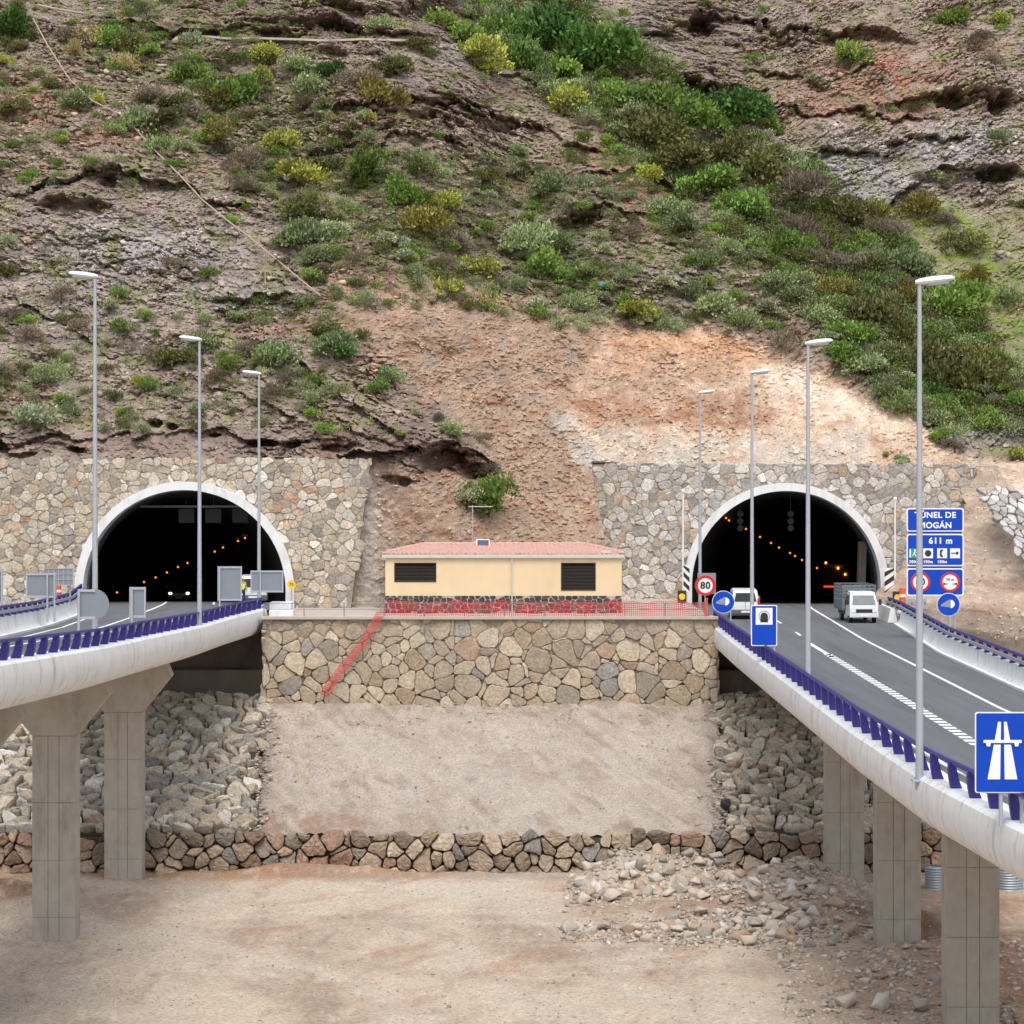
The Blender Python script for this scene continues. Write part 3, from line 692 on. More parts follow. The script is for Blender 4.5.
C = cmix(C, (224, 211, 197), np.clip(rut, 0, 1) * .6)
C = cmix(C, (168, 146, 126), .5 * np.clip(rut * 1.6 - .9, 0, 1))
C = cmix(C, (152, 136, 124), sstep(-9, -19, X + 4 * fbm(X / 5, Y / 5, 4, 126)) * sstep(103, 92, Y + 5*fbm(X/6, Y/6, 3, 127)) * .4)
C = cmix(C, (186, 146, 116), sstep(111.5, 114.5, Y + fbm(X / 2, Y / 2, 3, 128)) * sstep(2, -6, X) * .8)
C = cmix(C, (178, 168, 160), sstep(112.2, 114, Y + fbm(X / 2, Y / 2, 3, 128)) * sstep(-4, -1, X) * .5)
for x, y, rx, ry, col, s in [(7.5, 112.5, 4.6, 2, (190,176,160), .9), (13, 107, 4.5, 3.5, (182,168,154), .9), (9.5, 104.5, 6.5, 1.9, (176,150,130), .8), (16.8, 101.5, 1.8, 3.0, (104,74,58), 1.2), (18, 88.5, 4.4, 6.0, (186,148,120), .9), (20, 96, 4, 6, (172,138,116), .8),
        (-24, 108, 4, 3, (150,116,92), .9), (-10, 115.0, 3.4, 1.4, (170,134,108), .85), (3, 110.4, 1.2, .8, (196,148,114), .8), (21, 107, 3.0, 4, (190,150,124), .7)]:
    C = cmix(C, col, np.clip(s * 1.4 * np.exp(-((X-x)/rx)**2 - ((Y-y)/ry)**2) * (1 + .8 * fbm(X, Y, 3, 130)), 0, 1))
C = cmix(C, (228, 216, 202), .5 * np.clip(fbm(X / .5, Y / 1.7, 4, 190) * 2.2 - .2, 0, 1)); C = cmix(C, (160, 138, 120), .55 * np.clip(fbm(X / 1.0, Y / 3.0, 5, 191) * 2.6 - .6, 0, 1)); C = cmix(C, (180, 160, 143), .55 * np.clip(fbm((X + .8*Y) / 5, (Y - .2*X) / 8, 5, 192) * 2.6 - .3, 0, 1))
grid_object('ground', np.stack([X, Y, Z], -1), np.clip(C, .02, .8), M_GND, 'structure')

# ================================================================ roads, bridges
M_ASPH = mat_plain('asphalt', lin(112, 114, 119, k=.75), .85, var=.13, vscale=2.2, bump=.4, bscale=60, vec_scale=(1, .05, 1), stain=(lin(88, 88, 92, k=.75), .9, (1, .04, 1), .7))
M_LINE = mat_plain('road_paint', (.78, .78, .77), .7, var=.06, stain=((.4, .4, .4), 2.5, None, .5))
M_GIRD = mat_plain('white_painted_concrete', lin(252, 252, 252), .6, var=.04, vscale=.8, bump=.08, bscale=12, stain=(lin(168, 163, 153), 2.6, (1, 1, .14), .7))
M_PIER = mat_plain('pier_concrete', lin(184, 177, 166), .88, var=.09, vscale=1.6, bump=.2, bscale=16, stain=(lin(140, 130, 116), 1.5, (1, 1, .28), .6))
M_JOINT = mat_plain('formwork_joint', lin(96, 88, 78), .95, var=.1)
M_PURP = mat_plain('purple_steel', lin(48, 38, 132, k=.8), .45, var=.12, vscale=5, stain=(lin(40, 32, 96), 4, None, .4))
M_GALV = mat_plain('galvanised_steel', lin(188, 194, 202), .5, metal=.25, var=.05)
M_GALV2 = mat_plain('sign_back_aluminium', lin(142, 150, 160), .55, metal=.2, var=.05, vscale=2)
edgeR = lambda D: float(np.interp(D, [0, 40, 50, 58, 67, 80, 95, 110, 125, 140, 400], [19, 14.2, 12.9, 12.15, 11.55, 11.35, 11.4, 11.42, 11.45, 11.6, 11.6]))
farR = lambda D: float(np.interp(D, [0, 40, 80, 96, 116, 140, 160], [28, 22.6, 20.5, 20.4, 20.8, 22.4, 22.9]))
edgeL = lambda D: float(np.interp(D, [0, 60, 100, 112, 126, 139, 145], [-15.2, -15.2, -15.15, -15.05, -14.85, -14.4, -14.3]))
farL = lambda D: float(np.interp(D, [0, 90, 100, 130, 150], [-22.0, -21.3, -21.5, -23.6, -26.5]))
def frange(a, b, n): return [a + (b-a)*k/n for k in range(n+1)]
ROAD = {}
def make_bridge(side):
    right = side == 'right'
    near, far, zf = (edgeR, farR, zr) if right else (edgeL, farL, zl)
    s = 1 if right else -1          # direction from the near edge to the far edge
    d0, d1 = 34, 139.55
    t = empty('road_bridge', (near(d0), d0, -18.8), label='white curved road bridge on grey piers, running to the %s tunnel' % side, cat='bridge')
    ds = frange(d0, d1, 66)
    prof = [(.75, .0), (0, 0), (-.12, -.10), (-.19, -.42), (-.18, -.80), (-.06, -1.14), (.22, -1.42), (.9, -1.64), (1.9, -1.80)]
    m = MB(); secs = []
    for D in ds:
        a, b, z = near(D), far(D) + s*.55, zf(D) + .1
        half = [(a + s*x, D, z + h) for x, h in prof]
        oth = [(b - s*x, D, z + h) for x, h in prof][::-1]
        deck = [(b - s*.75, D, z - .25), (a + s*.75, D, z - .25)]
        secs.append(half + oth + deck)
    m.sweep(secs); m.build('girder', M_GIRD, t, smooth='auto')
    # inner kerb barriers: a low one by the near rail, a high concrete one on the far side
    m = MB(); secs = []
    for D in ds:
        b, z = far(D), zf(D)
        secs.append([(b, D, z - .1), (b, D, z + .08), (b + s*.18, D, z + .3), (b + s*.24, D, z + .82), (b + s*.46, D, z + .82), (b + s*.46, D, z - .1)])
    m.sweep(secs); m.build('concrete_barrier', M_GIRD, t, smooth='auto')
    # parapets
    h1 = .70 if right else .60
    for nm, fx, off, zo, h, da, db in (('near', near, .16, .1, h1, d0, d1 - .4), ('far', far, .36, .82, .42, d0 if right else 60, 146 if right else 148)):
        sd = s if nm == 'near' else -s
        rail = MB(); pts = [(fx(D) + s*off - (sd*.0), D, zf(D) + zo + h) for D in frange(da, db, 60)]
        rs = []
        for x, y, z in pts:
            rs.append([(x-.07, y, z-.05), (x+.07, y, z-.05), (x+.085, y, z+.01), (x+.04, y, z+.05), (x-.04, y, z+.05), (x-.085, y, z+.01)])
        rail.sweep(rs); rl = rail.build('parapet', M_PURP, t)
        lo = MB(); lo.sweep([[(x + sd*.16 - .03, y, z - h*.5 - .07), (x + sd*.16 + .03, y, z - h*.5 - .07), (x + sd*.16 + .03, y, z - h*.5 + .07), (x + sd*.16 - .03, y, z - h*.5 + .07)] for x, y, z in pts])
        lo.build('lower_rail', M_GALV, rl)
        mesh = None; D = db - .5
        while D > da:
            if nm == 'far' and right and D < 84: break
            if not right and D < 62: break
            x, z = fx(D) + s*off, zf(D) + zo
            if mesh is None:
                # a curved plate standing across the road's direction
                w = .30 if nm == 'near' else .24; th = .09; q = []
                n = 5
                for k in range(n + 1):
                    u = k / n; cx = sd * (.12 * (1-u)**2 - .02); ww = w * (1 - .35*u)
                    q.append([(cx - ww/2, -th, h*u), (cx + ww/2, -th, h*u), (cx + ww/2, th, h*u), (cx - ww/2, th, h*u)])
                pm = MB(); pm.sweep(q); po = pm.build('post', M_PURP, rl, local=True); mesh = po.data
            else:
                po = bpy.data.objects.new('post', mesh); COL.objects.link(po); po.parent = rl; KIDS.setdefault(rl, []).append(po)
            po.location = (x - t.location.x, D - t.location.y, z - t.location.z); D -= 2.0
    # piers
    if right: piers = [(15.5, 111.6), (15.55, 96.4), (15.55, 80.9), (15.7, 65.5), (16.5, 50)]
    else: piers = [(-18.35, 113.2), (-18.75, 98.2), (-19.3, 83.4), (-18.75, 68), (-18.75, 53)]
    for px, D in piers:
        w, zt, zb = .88, zf(D) - 1.68, ground_h(px, D) - .25
        zc = zt - (2.25 if not right else 2.0)
        m = MB()
        # shaft panels with grooves and lift joints between them
        zsplit = [zb + 1.2 + 2.35*k for k in range(6)]; zsplit = [z for z in zsplit if z < zc - .6]
        lev = [zb] + zsplit + [zc]
        m.box(px - w + .05, px + w - .05, D + .05, D + 1.05, zb, zc)
        for z0, z1 in zip(lev, lev[1:]):
            for x0, x1 in ((-w, -.245), (-.225, .205), (.225, w)):
                for y0, y1 in ((D, D + .06), (D + 1.04, D + 1.10)):
                    m.box(px + x0, px + x1, y0, y1, z0 + .008, z1 - .008)
            for x0, x1 in ((px - w, px - w + .06), (px + w - .06, px + w)): m.box(x0, x1, D + .075, D + 1.025, z0 + .008, z1 - .008)
        pier = m.build('pier', M_PIER, t)
        m = MB()
        cw = 2.25 if not right else 1.35; zm = zt - .55
        m.prism([(px - w, zc + .01), (px + w, zc + .01), (px + cw, zm), (px + cw - .22, zt), (px - cw + .22, zt), (px - cw, zm)], D - .02, D + 1.12)
        m.build('cap', M_PIER, pier)
    return t
make_bridge('right'); make_bridge('left')

def ribbon(mb, fa, fb, zf, D0, D1, n, lift, col=None):
    for a, b in zip(frange(D0, D1, n), frange(D0, D1, n)[1:]):
        mb.add([(fa(a), a, zf(a) + lift), (fb(a), a, zf(a) + lift), (fb(b), b, zf(b) + lift), (fa(b), b, zf(b) + lift)], [(0, 1, 2, 3)])
def bend(f, D0, ang): return lambda D: f(min(D, D0)) + ang * max(0, D - D0 - 3)
for nm, near, far, zf, D0, ang, w0, w1 in (('right', edgeR, farR, zr, RW, .14, 12.2, 24.3), ('left', edgeL, farL, zl, LW, -.19, -14.2, -26.4)):
    s = 1 if nm == 'right' else -1
    m = MB(); ribbon(m, lambda D: near(D) + s*.36, lambda D: far(D) + s*.0, zf, 34, 139.55, 60, 0)
    ribbon(m, lambda D: w0 + ang*max(0, D-D0-3) - (s*.5 if D > D0 else 0), lambda D: w1 + ang*max(0, D-D0-3), zf, 139.55, D0 + 135, 50, 0)
    o = m.build('road', M_ASPH); tag(o, kind='structure')
def line(mb, f, w, zf, spans):
    for a, b in spans:
        n = max(1, int((b - a) / 3)); ribbon(mb, lambda D: f(D) - w/2, lambda D: f(D) + w/2, zf, a, b, n, .006)
m = MB()
fR = lambda D: float(np.interp(D, [0, 40, 87, 107, 126, 157, 165, 200], [24, 20.0, 17.95, 18.25, 18.5, 19.6, 20.2, 25]))
line(m, fR, .17, zr, [(34, 200)])
cR = lambda D: float(np.interp(D, [0, 40, 76, 88.5, 124, 131, 143, 160, 200], [22, 17.0, 14.75, 14.95, 15.3, 15.65, 15.8, 16.1, 21.5]))
line(m, cR, .42, zr, [(34 + 1.0*k, 34.62 + 1.0*k) for k in range(82)])     # wide dashed line breaking up into bars
line(m, cR, .24, zr, [(114, 124)])
line(m, cR, .15, zr, [(129.5, 132.5), (140.5, 144.5), (152, 156), (164, 168)])
line(m, lambda D: edgeR(D) + 1.3, .15, zr, [(34, 139)])
eL = lambda D: float(np.interp(D, [0, 100, 127, 149, 153, 190], [-19, -19.1, -20.3, -21.6, -22, -29]))
line(m, eL, .17, zl, [(34, 175)])
cL = lambda D: float(np.interp(D, [0, 80, 104, 111, 122, 137, 150, 190], [-18.4, -18.4, -18.5, -18.1, -17.4, -17.8, -18.5, -26]))
line(m, cL, .15, zl, [(60, 64), (74, 79), (88, 93), (103, 110), (120, 124), (134, 137.5), (148, 152)])
line(m, lambda D: edgeL(D) - 1.0, .14, zl, [(34, 148)])
line(m, lambda D: farL(D) + .9, .15, zl, [(92, 149)])
o = m.build('road_marking', M_LINE); tag(o, kind='structure')
# road joints and far tapering barrier ends near the right portal
m = MB()
for k in range(9):
    y = 141.5 + k*1.9; x = 22.4 + .03*(y-140)
    m.add([(x-.30, y, -8.42), (x+.30, y, -8.42), (x+.30, y+1.8, -8.42), (x-.30, y+1.8, -8.42), (x-.1, y+.02, -7.58), (x+.1, y+.02, -7.58), (x+.1, y+1.78, -7.58), (x-.1, y+1.78, -7.58)],
          [(0,3,2,1), (4,5,6,7), (0,1,5,4), (1,2,6,5), (2,3,7,6), (3,0,4,7)])
o = m.build('concrete_barrier', M_GIRD, loc=(22.4, 141.5, -8.42)); tag(o, 'pale concrete barrier beside the small truck, leading into the right tunnel', 'barrier')
m = MB()
for k in range(4):
    y = 140.5 + k*2.1; x = farL(y) - .3
    m.bbox(x-.22, x+.22, y, y+2.0, zl(y)-.02, zl(y)+.75, .04)
o = m.build('concrete_barrier', M_GIRD, loc=(farL(140.5)-.3, 140.5, zl(140.5))); tag(o, 'pale concrete barrier at the left edge of the left tunnel mouth', 'barrier')
m = MB(); m.bbox(-14.15, -12.9, 140.0, 141.4, -7.94, -7.15, .04); m.bbox(-14.0, -12.6, 138.2, 139.6, -7.94, -7.5, .04)
o = m.build('concrete_block', M_CONC_L, loc=(-13.6, 139, -7.94)); tag(o, 'pale concrete block at the right foot of the left tunnel arch', 'concrete block')
# ================================================================ plants on the hillside
M_LEAF = mat_attr('foliage', .75, (1.0, .12), (8, .25), bump=0, randhue=True, spec=.25)
M_SCRUB = mat_attr('scrub_leaves', .8, (.8, .2), (8, .25), bump=0, spec=.25)
M_ROCK = mat_attr('loose_rock', .93, (2, .12), (14, .2), bump=.6, bscale=10, bdist=.04)
KINDS_V = {  # colour sRGB, lobes, flatness, leaf size, leaf count, tip brightness
 'leafy': ((120, 150, 68), 7, .8, .13, 1500), 'dark': ((84, 118, 54), 8, .85, .13, 1700), 'yellow': ((158, 166, 78), 6, .75, .12, 1300),
 'olive': ((106, 108, 62), 8, .75, .11, 1500), 'dome': ((136, 152, 104), 4, .62, .10, 1400), 'dry': ((134, 122, 104), 6, .7, .09, 1200), 'sage': ((158, 166, 128), 5, .6, .10, 1100), 'gold': ((128, 124, 60), 6, .7, .11, 1200), 'straw': ((176, 160, 108), 4, .7, .10, 500)}
def leaf_mesh(kind, seed, scale_n=1.0, R=1.0):
    col, lobes, flat, ls, n, = KINDS_V[kind]; rg = np.random.RandomState(seed); n = int(n * 1.8 * scale_n); ls = ls * (.68 if scale_n > .3 else 1.0)
    L = []
    for k in range(lobes):
        a = rg.rand() * 6.283; r = math.sqrt(rg.rand()) * (.62 if kind != 'dome' else .35) * R
        L.append((r*math.cos(a), r*math.sin(a), R * rg.uniform(.05, .45) * flat, R * rg.uniform(.30, .55) * (1.35 if kind == 'dome' else 1), rg.uniform(.72, 1.28), rg.uniform(-.06, .06)))
    V, Fc, C = [], [], []
    base = np.array(lin(*col))
    for i in range(n):
        lx, ly, lz, lr, lb, lh = L[rg.randint(lobes)]
        v = rg.normal(size=3); v /= np.linalg.norm(v); v[2] = v[2] if v[2] > -.35 else -v[2] * .6
        rr = lr * (1 - .45 * rg.rand() ** 2.2) * (1 + .12*math.sin(9*v[0] + 5*v[1] + seed))
        p = np.array([lx, ly, lz]) + v * rr * np.array([1, 1, flat])
        if p[2] < 0: p[2] = abs(p[2]) * .3
        up = v + rg.normal(size=3) * .55 + np.array([0, 0, .5]); up /= np.linalg.norm(up)
        sd = np.cross(up, rg.normal(size=3)); sd /= np.linalg.norm(sd) + 1e-9
        s = ls * rg.uniform(.6, 1.5) * .5; l = s * rg.uniform(1.2, 2.4) * (1.5 if kind in ('straw', 'dry') else 1); ww = s * (.45 if kind in ('straw', 'dry') else .9)
        b = len(V); V += [p - sd*ww*.6, p + sd*ww*.6, p + sd*ww*.5 + up*l, p - sd*ww*.5 + up*l*.9]; Fc.append((b, b+1, b+2, b+3))
        c = base * lb * rg.uniform(.65, 1.4) * np.array([1 + lh + rg.uniform(-.08, .12), 1, 1 - lh])
        if kind in ('dome', 'sage') and rg.rand() < .3: c = c * 1.3
        C += [c] * 4
    # stems
    for k in range(7):
        a = rg.rand() * 6.283; r = .5 * R * rg.rand(); b = len(V)
        q = np.array([r*math.cos(a), r*math.sin(a), .45*R*flat]); e = np.array([-math.sin(a), math.cos(a), 0]) * .02
        V += [np.array([0, 0, -.35]) - e, np.array([0, 0, -.35]) + e, q + e*.6, q - e*.6]; Fc.append((b, b+1, b+2, b+3)); C += [np.array(lin(96, 84, 70))] * 4
    return np.array(V), np.array(Fc), np.array(C)
def mesh_from(name, V, Fc, C, mat):
    me = bpy.data.meshes.new(name); k = Fc.shape[1]
    me.vertices.add(len(V)); me.vertices.foreach_set('co', V.astype(np.float32).ravel())
    me.loops.add(Fc.size); me.loops.foreach_set('vertex_index', Fc.astype(np.int32).ravel())
    me.polygons.add(len(Fc)); me.polygons.foreach_set('loop_start', np.arange(0, Fc.size, k, dtype=np.int32)); me.update(calc_edges=True)
    ca = me.color_attributes.new('Col', 'FLOAT_COLOR', 'POINT'); ca.data.foreach_set('color', np.concatenate([np.clip(C, .004, .9), np.ones((len(C), 1))], 1).astype(np.float32).ravel())
    me.materials.append(mat); return me
PROTO = {}
for i, k in enumerate(KINDS_V):
    PROTO[k] = [mesh_from('shrub', *leaf_mesh(k, 100*i + s), M_LEAF) for s in range(3)]
HAND = '''8,20,44,dark 20,34,26,dark 20,44,20,olive 5,58,18,yellow 79,97,30,dome 138,118,42,dome 118,126,24,dome 62,131,20,dome 52,81,24,olive 14,102,30,olive 92,32,34,straw 110,30,40,leafy
150,48,30,leafy 132,40,34,olive 190,70,40,leafy 238,86,46,leafy 214,95,36,gold 252,74,30,yellow 300,60,34,dome 311,81,40,dome 305,101,28,dry 332,68,26,dark 272,50,34,yellow 335,115,18,straw
284,136,44,yellow 297,168,46,yellow 326,160,36,olive 218,128,46,gold 186,143,26,dome 160,142,32,dome 238,158,36,dry 245,180,30,dry 258,146,30,sage 300,232,48,dome 304,206,40,olive 336,222,30,sage 321,252,32,dome 281,237,28,dome
175,258,26,dry 76,45,30,straw 175,95,36,olive 150,90,34,dry 200,110,34,dry 170,110,30,olive 195,35,28,sage 120,60,30,straw 70,30,34,dry
11,369,32,dry 37,331,32,dry 36,406,46,sage 50,370,30,dome 82,322,24,dry 141,378,18,yellow 158,352,30,dry 178,350,38,olive 202,336,42,dome 232,363,20,leafy 213,374,26,dry 274,351,46,dome 250,345,30,dry
333,336,46,dome 349,349,28,dark 325,326,24,olive 270,390,24,dry 336,388,26,dome 346,421,24,sage 287,374,24,dry 15,310,30,dry 60,290,26,dry 110,300,24,sage 8,268,26,olive 12,235,22,sage
379,21,38,dome 358,70,42,dry 395,60,42,olive 382,90,42,gold 421,40,26,olive 359,111,22,sage 374,166,48,leafy 405,188,36,leafy 419,160,38,dome 366,150,26,olive 440,196,34,yellow 423,217,52,gold 481,188,22,sage 517,163,30,sage
519,150,22,dome 485,173,30,olive 590,177,28,sage 548,178,42,dome 565,138,24,sage 475,261,38,yellow 554,265,50,leafy 452,284,32,yellow 590,266,30,dome 528,236,50,dome 503,241,30,sage 562,240,32,dome 627,306,40,yellow
576,297,30,dome 530,297,40,sage 488,299,32,straw 440,260,30,dry 386,231,40,sage 462,240,40,dry 632,228,28,dry 400,250,30,sage 350,255,30,dry 415,275,26,sage 600,290,24,sage
455,24,44,leafy 472,46,44,yellow 490,62,34,yellow 537,22,66,dark 600,44,74,dark 505,24,44,leafy 522,52,46,dark 562,64,44,leafy 612,84,44,leafy 577,95,50,yellow 642,94,62,leafy 680,106,44,leafy 646,124,62,olive 680,148,66,olive
650,172,26,yellow 690,182,34,leafy 664,202,42,dome 684,220,40,dome 742,102,54,dark 766,119,18,leafy 706,112,54,leafy 708,176,52,leafy 758,158,72,olive 728,148,56,olive 792,182,62,dry 745,208,44,leafy 804,226,52,dry
724,243,32,dome 750,250,30,dome 797,290,32,dome 712,301,36,dome 841,198,56,olive 868,208,36,gold 888,228,40,dry 831,256,60,dry 870,258,44,olive 908,260,52,dome 831,286,42,gold 871,307,60,olive 896,325,46,olive 908,292,30,gold
955,290,60,leafy 976,273,30,gold 1002,292,30,dome 915,203,36,gold 929,218,20,yellow 950,217,26,dry 962,237,40,olive 1018,200,20,olive 942,174,24,sage 848,48,44,leafy 955,13,30,leafy 992,14,26,yellow 976,32,32,dry 996,55,28,dry
741,316,32,dome 668,320,22,dome 645,316,26,dome 782,335,46,dry 846,323,42,leafy 820,311,34,dome 862,302,40,olive 951,363,72,olive 925,348,36,gold 925,389,44,dark 933,414,34,dome 941,431,20,leafy 905,400,32,dome 888,386,40,dome 868,361,42,dome
846,346,42,leafy 972,352,36,gold 1018,378,22,olive 1020,450,22,yellow 887,453,9,yellow 775,275,36,dome 765,300,36,sage 700,255,34,dome 780,245,36,leafy 690,285,30,dome 660,275,26,sage 830,330,30,sage 895,352,36,dome
388,372,30,dome 378,385,18,leafy 451,425,28,dome 480,433,26,dry 490,466,32,dry 488,496,46,leafy 466,492,32,sage 440,415,20,dry 905,455,20,sage 955,440,26,dry'''
def region(x, y):
    if y > 300 and x < 370: return 'above the left tunnel'
    if y > 340 and x < 640: return 'above the cream building'
    if x < 340 and y < 150 and x < 80 + y * 1.0: return 'left of the long thin pipe'
    if x < 350 and y < 125: return 'near the pale top left ledge'
    if x < 340: return 'right of the long thin pipe'
    d, sd = line_dist(np.array([float(x)]), np.array([float(y)]), GULLY)
    if x > 930 and 190 < y < 335: return 'on the grassy right edge'
    if d[0] < 62 or (x > 640 and y > 250 and sd[0] > 0):
        if y < 110: return 'at the top of the gully'
        if y < 240: return 'halfway down the gully'
        return 'low in the green gully'
    if y > 430: return 'above the right tunnel'
    if x > 640 and sd[0] < 0: return 'on the rocks at top right'
    if y < 130: return 'on the dark top outcrop'
    return 'in the middle of the hillside'
LOOK = {'leafy': 'bright green leafy shrub', 'dark': 'deep green leafy shrub', 'yellow': 'yellow-green shrub', 'olive': 'dark olive shrub', 'dome': 'rounded grey-green shrub', 'dry': 'brownish twiggy shrub', 'sage': 'pale sage shrub', 'gold': 'mustard-tinged shrub', 'straw': 'straw-coloured grass clump'}
ORD = ['leftmost', 'second from left', 'third from left', 'fourth from left', 'fifth from left', 'sixth from left', 'seventh from left', 'eighth from left', 'ninth from left', 'tenth from left', 'eleventh from left', 'twelfth from left', 'thirteenth from left', 'fourteenth from left', 'fifteenth from left', 'sixteenth from left']
rg = random.Random(5)
def put_shrub(px, py, w, kind, label):
    p = on_hill(px, py + w * .34)
    if p is None: return None
    s = w * p.y / F / 2 * 1.36
    o = bpy.data.objects.new('grass_clump' if kind == 'straw' else 'shrub', rg.choice(PROTO[kind])); COL.objects.link(o)
    o.location = (p.x, p.y - .1 * s, p.z - .05 * s); o.scale = (s * rg.uniform(.85, 1.25), s * rg.uniform(.9, 1.1), s * rg.uniform(1.0, 1.55))
    o.rotation_euler = (rad(-12), rg.uniform(-.15, .15), rg.random() * 6.28)
    tag(o, label, 'grass clump' if kind == 'straw' else 'shrub', 'shrubs growing on the hillside'); return o
hand = []
for tok in HAND.split():
    x, y, w_, k = tok.split(','); hand.append([float(x), float(y), float(w_), k])
classes = {}
for h in hand: classes.setdefault((h[3], region(h[0], h[1])), []).append(h)
for (k, reg), L_ in classes.items():
    L_.sort()
    for i, h in enumerate(L_):
        lab = LOOK[k] + ' ' + reg if len(L_) == 1 else '%s %s, %s' % (LOOK[k], reg, ORD[min(i, 15)])
        put_shrub(*h, lab)
GX, GY_ = np.meshgrid(np.arange(-40, 1068, 4.), np.arange(-24, 648, 4.))
G_D, G_S = line_dist(GX, GY_, GULLY); dl_, _ = line_dist(GX, GY_, [(60, -60), (190, 60), (320, 150), (440, 240), (560, 280)])
V_ = np.full(GX.shape, .16); V_ = np.where(GY_ < 430, np.maximum(V_, np.exp(-(G_D / 60) ** 2)), V_); V_ = np.maximum(V_, .85 * np.exp(-(dl_ / 60) ** 2))
for c_, v_ in (((GX > 230) & (GX < 800) & (GY_ > 150) & (GY_ < 325), .85), ((GX < 350) & (GY_ < 180), .5), ((GX < 330) & (GY_ > 300) & (GY_ < 430), .45), ((GX > 640) & (GX < 900) & (GY_ > 250) & (GY_ < 330), .8)): V_ = np.where(c_, np.maximum(V_, v_), V_)
V_ = np.where((GX > 760) & (GY_ < 200), np.clip(V_ * .6, .16, .3), V_); V_ = np.where((GX < 330) & (GY_ > 190) & (GY_ < 290), .14, V_); V_ = np.where((GX > 380) & (GX < 560) & (GY_ > 75) & (GY_ < 150), .12, V_)
B_ = ((GY_ > 425) & (GX < 370)) | (poly_mask(GX, GY_, [(340, 300), (440, 300), (640, 335), (700, 322), (800, 350), (900, 400), (950, 440), (1060, 470), (1060, 640), (330, 640), (420, 420)], 3) > .5)
def _ix(x, y): return min(max(int((y + 24) / 4), 0), GX.shape[0]-1), min(max(int((x + 40) / 4), 0), GX.shape[1]-1)
def dens(x, y): return V_[_ix(x, y)]
def bare(x, y): return B_[_ix(x, y)]
def gdist(x, y): return G_D[_ix(x, y)]
n = 0
while n < 60:
    x, y = rg.uniform(0, 1024), rg.uniform(0, 425)
    if rg.random() > dens(x, y) or bare(x, y): continue
    d = [gdist(x, y)]
    k = rg.choice(['olive', 'dry', 'leafy', 'dome', 'gold', 'olive', 'leafy'] if d[0] < 55 else ['dome', 'sage', 'dry', 'dome', 'sage', 'olive', 'yellow'])
    if put_shrub(x, y, rg.uniform(13, 22) * (1.4 if d[0] < 55 else 1), k, 'small ' + LOOK[k] + ' ' + region(x, y)): n += 1
# countless low scrub and tufts: one object
VV, FF, CC = [], [], []; off = 0
lib = [(k, leaf_mesh(k, 900 + 10*i + j, .035)) for i, k in enumerate(['dome', 'sage', 'dry', 'olive', 'leafy', 'straw', 'yellow', 'dry', 'dome', 'gold']) for j in range(2)]
nr = np.random.RandomState(8); cnt = 0
while cnt < 9500:
    x, y = nr.uniform(-40, 1064), nr.uniform(-20, 520)
    bb = bare(x, y)
    if bb and nr.rand() > .06: continue
    if not bb and nr.rand() > dens(x, y) * .8 + .26: continue
    p = on_hill(x, y)
    if p is None or p.z < 1.0 and not (-8 < p.x < 5 or p.x > 30): cnt += 1; continue
    k, (V, Fc, C) = lib[nr.randint(len(lib))]
    s = nr.uniform(.2, .58) * (1.35 if dens(x, y) > .5 else 1) * (.5 if bb else 1); a = nr.rand() * 6.28
    R_ = np.array([[math.cos(a), -math.sin(a), 0], [math.sin(a), math.cos(a), 0], [0, 0, 1]])
    # keep the leaves readable when the tuft is small
    VV.append((V * s * np.array([1, 1, nr.uniform(.8, 1.3)])) @ R_.T + np.array(p) + np.array([0, -.02, -.04])); FF.append(Fc + off); off += len(V); CC.append(C * nr.uniform(.7, 1.3)); cnt += 1
# the thicket that fills the gully
big = [(k, leaf_mesh(k, 700 + 10*i + j, .32)) for i, k in enumerate(['olive', 'dome', 'leafy', 'dome', 'sage', 'dry', 'leafy', 'olive']) for j in range(2)]
cnt = 0
gxy = np.array([(a, b) for a, b, d_ in zip(GX.ravel(), GY_.ravel(), G_D.ravel()) if d_ < 58 and b < 430])
while cnt < 2150:
    x, y = nr.uniform(-20, 1040), nr.uniform(-20, 430)
    if cnt < 620: x, y = gxy[nr.randint(len(gxy))] + nr.uniform(-2, 2, 2)
    d = [gdist(x, y)]
    lim_ = 50 if y < 300 else 62
    if bare(x, y): continue
    if d[0] > lim_ and nr.rand() > dens(x, y) ** 1.3 * .75: continue
    p = on_hill(x, y + 6)
    if p is None: continue
    k, (V, Fc, C) = big[nr.randint(len(big))]; s = nr.uniform(.75, 1.6) if d[0] < lim_ else nr.uniform(.42, 1.1); a = nr.rand() * 6.28
    R_ = np.array([[math.cos(a), -math.sin(a), 0], [math.sin(a), math.cos(a), 0], [0, 0, 1]])
    VV.append((V * s * np.array([1, 1, nr.uniform(1.0, 1.4)])) @ R_.T + np.array(p) + np.array([0, -.1, -.05])); FF.append(Fc + off); off += len(V); CC.append(C * nr.uniform(.7, 1.25)); cnt += 1

o = bpy.data.objects.new('scrub', mesh_from('scrub', np.concatenate(VV), np.concatenate(FF), np.concatenate(CC), M_SCRUB)); COL.objects.link(o); o['kind'] = 'stuff'

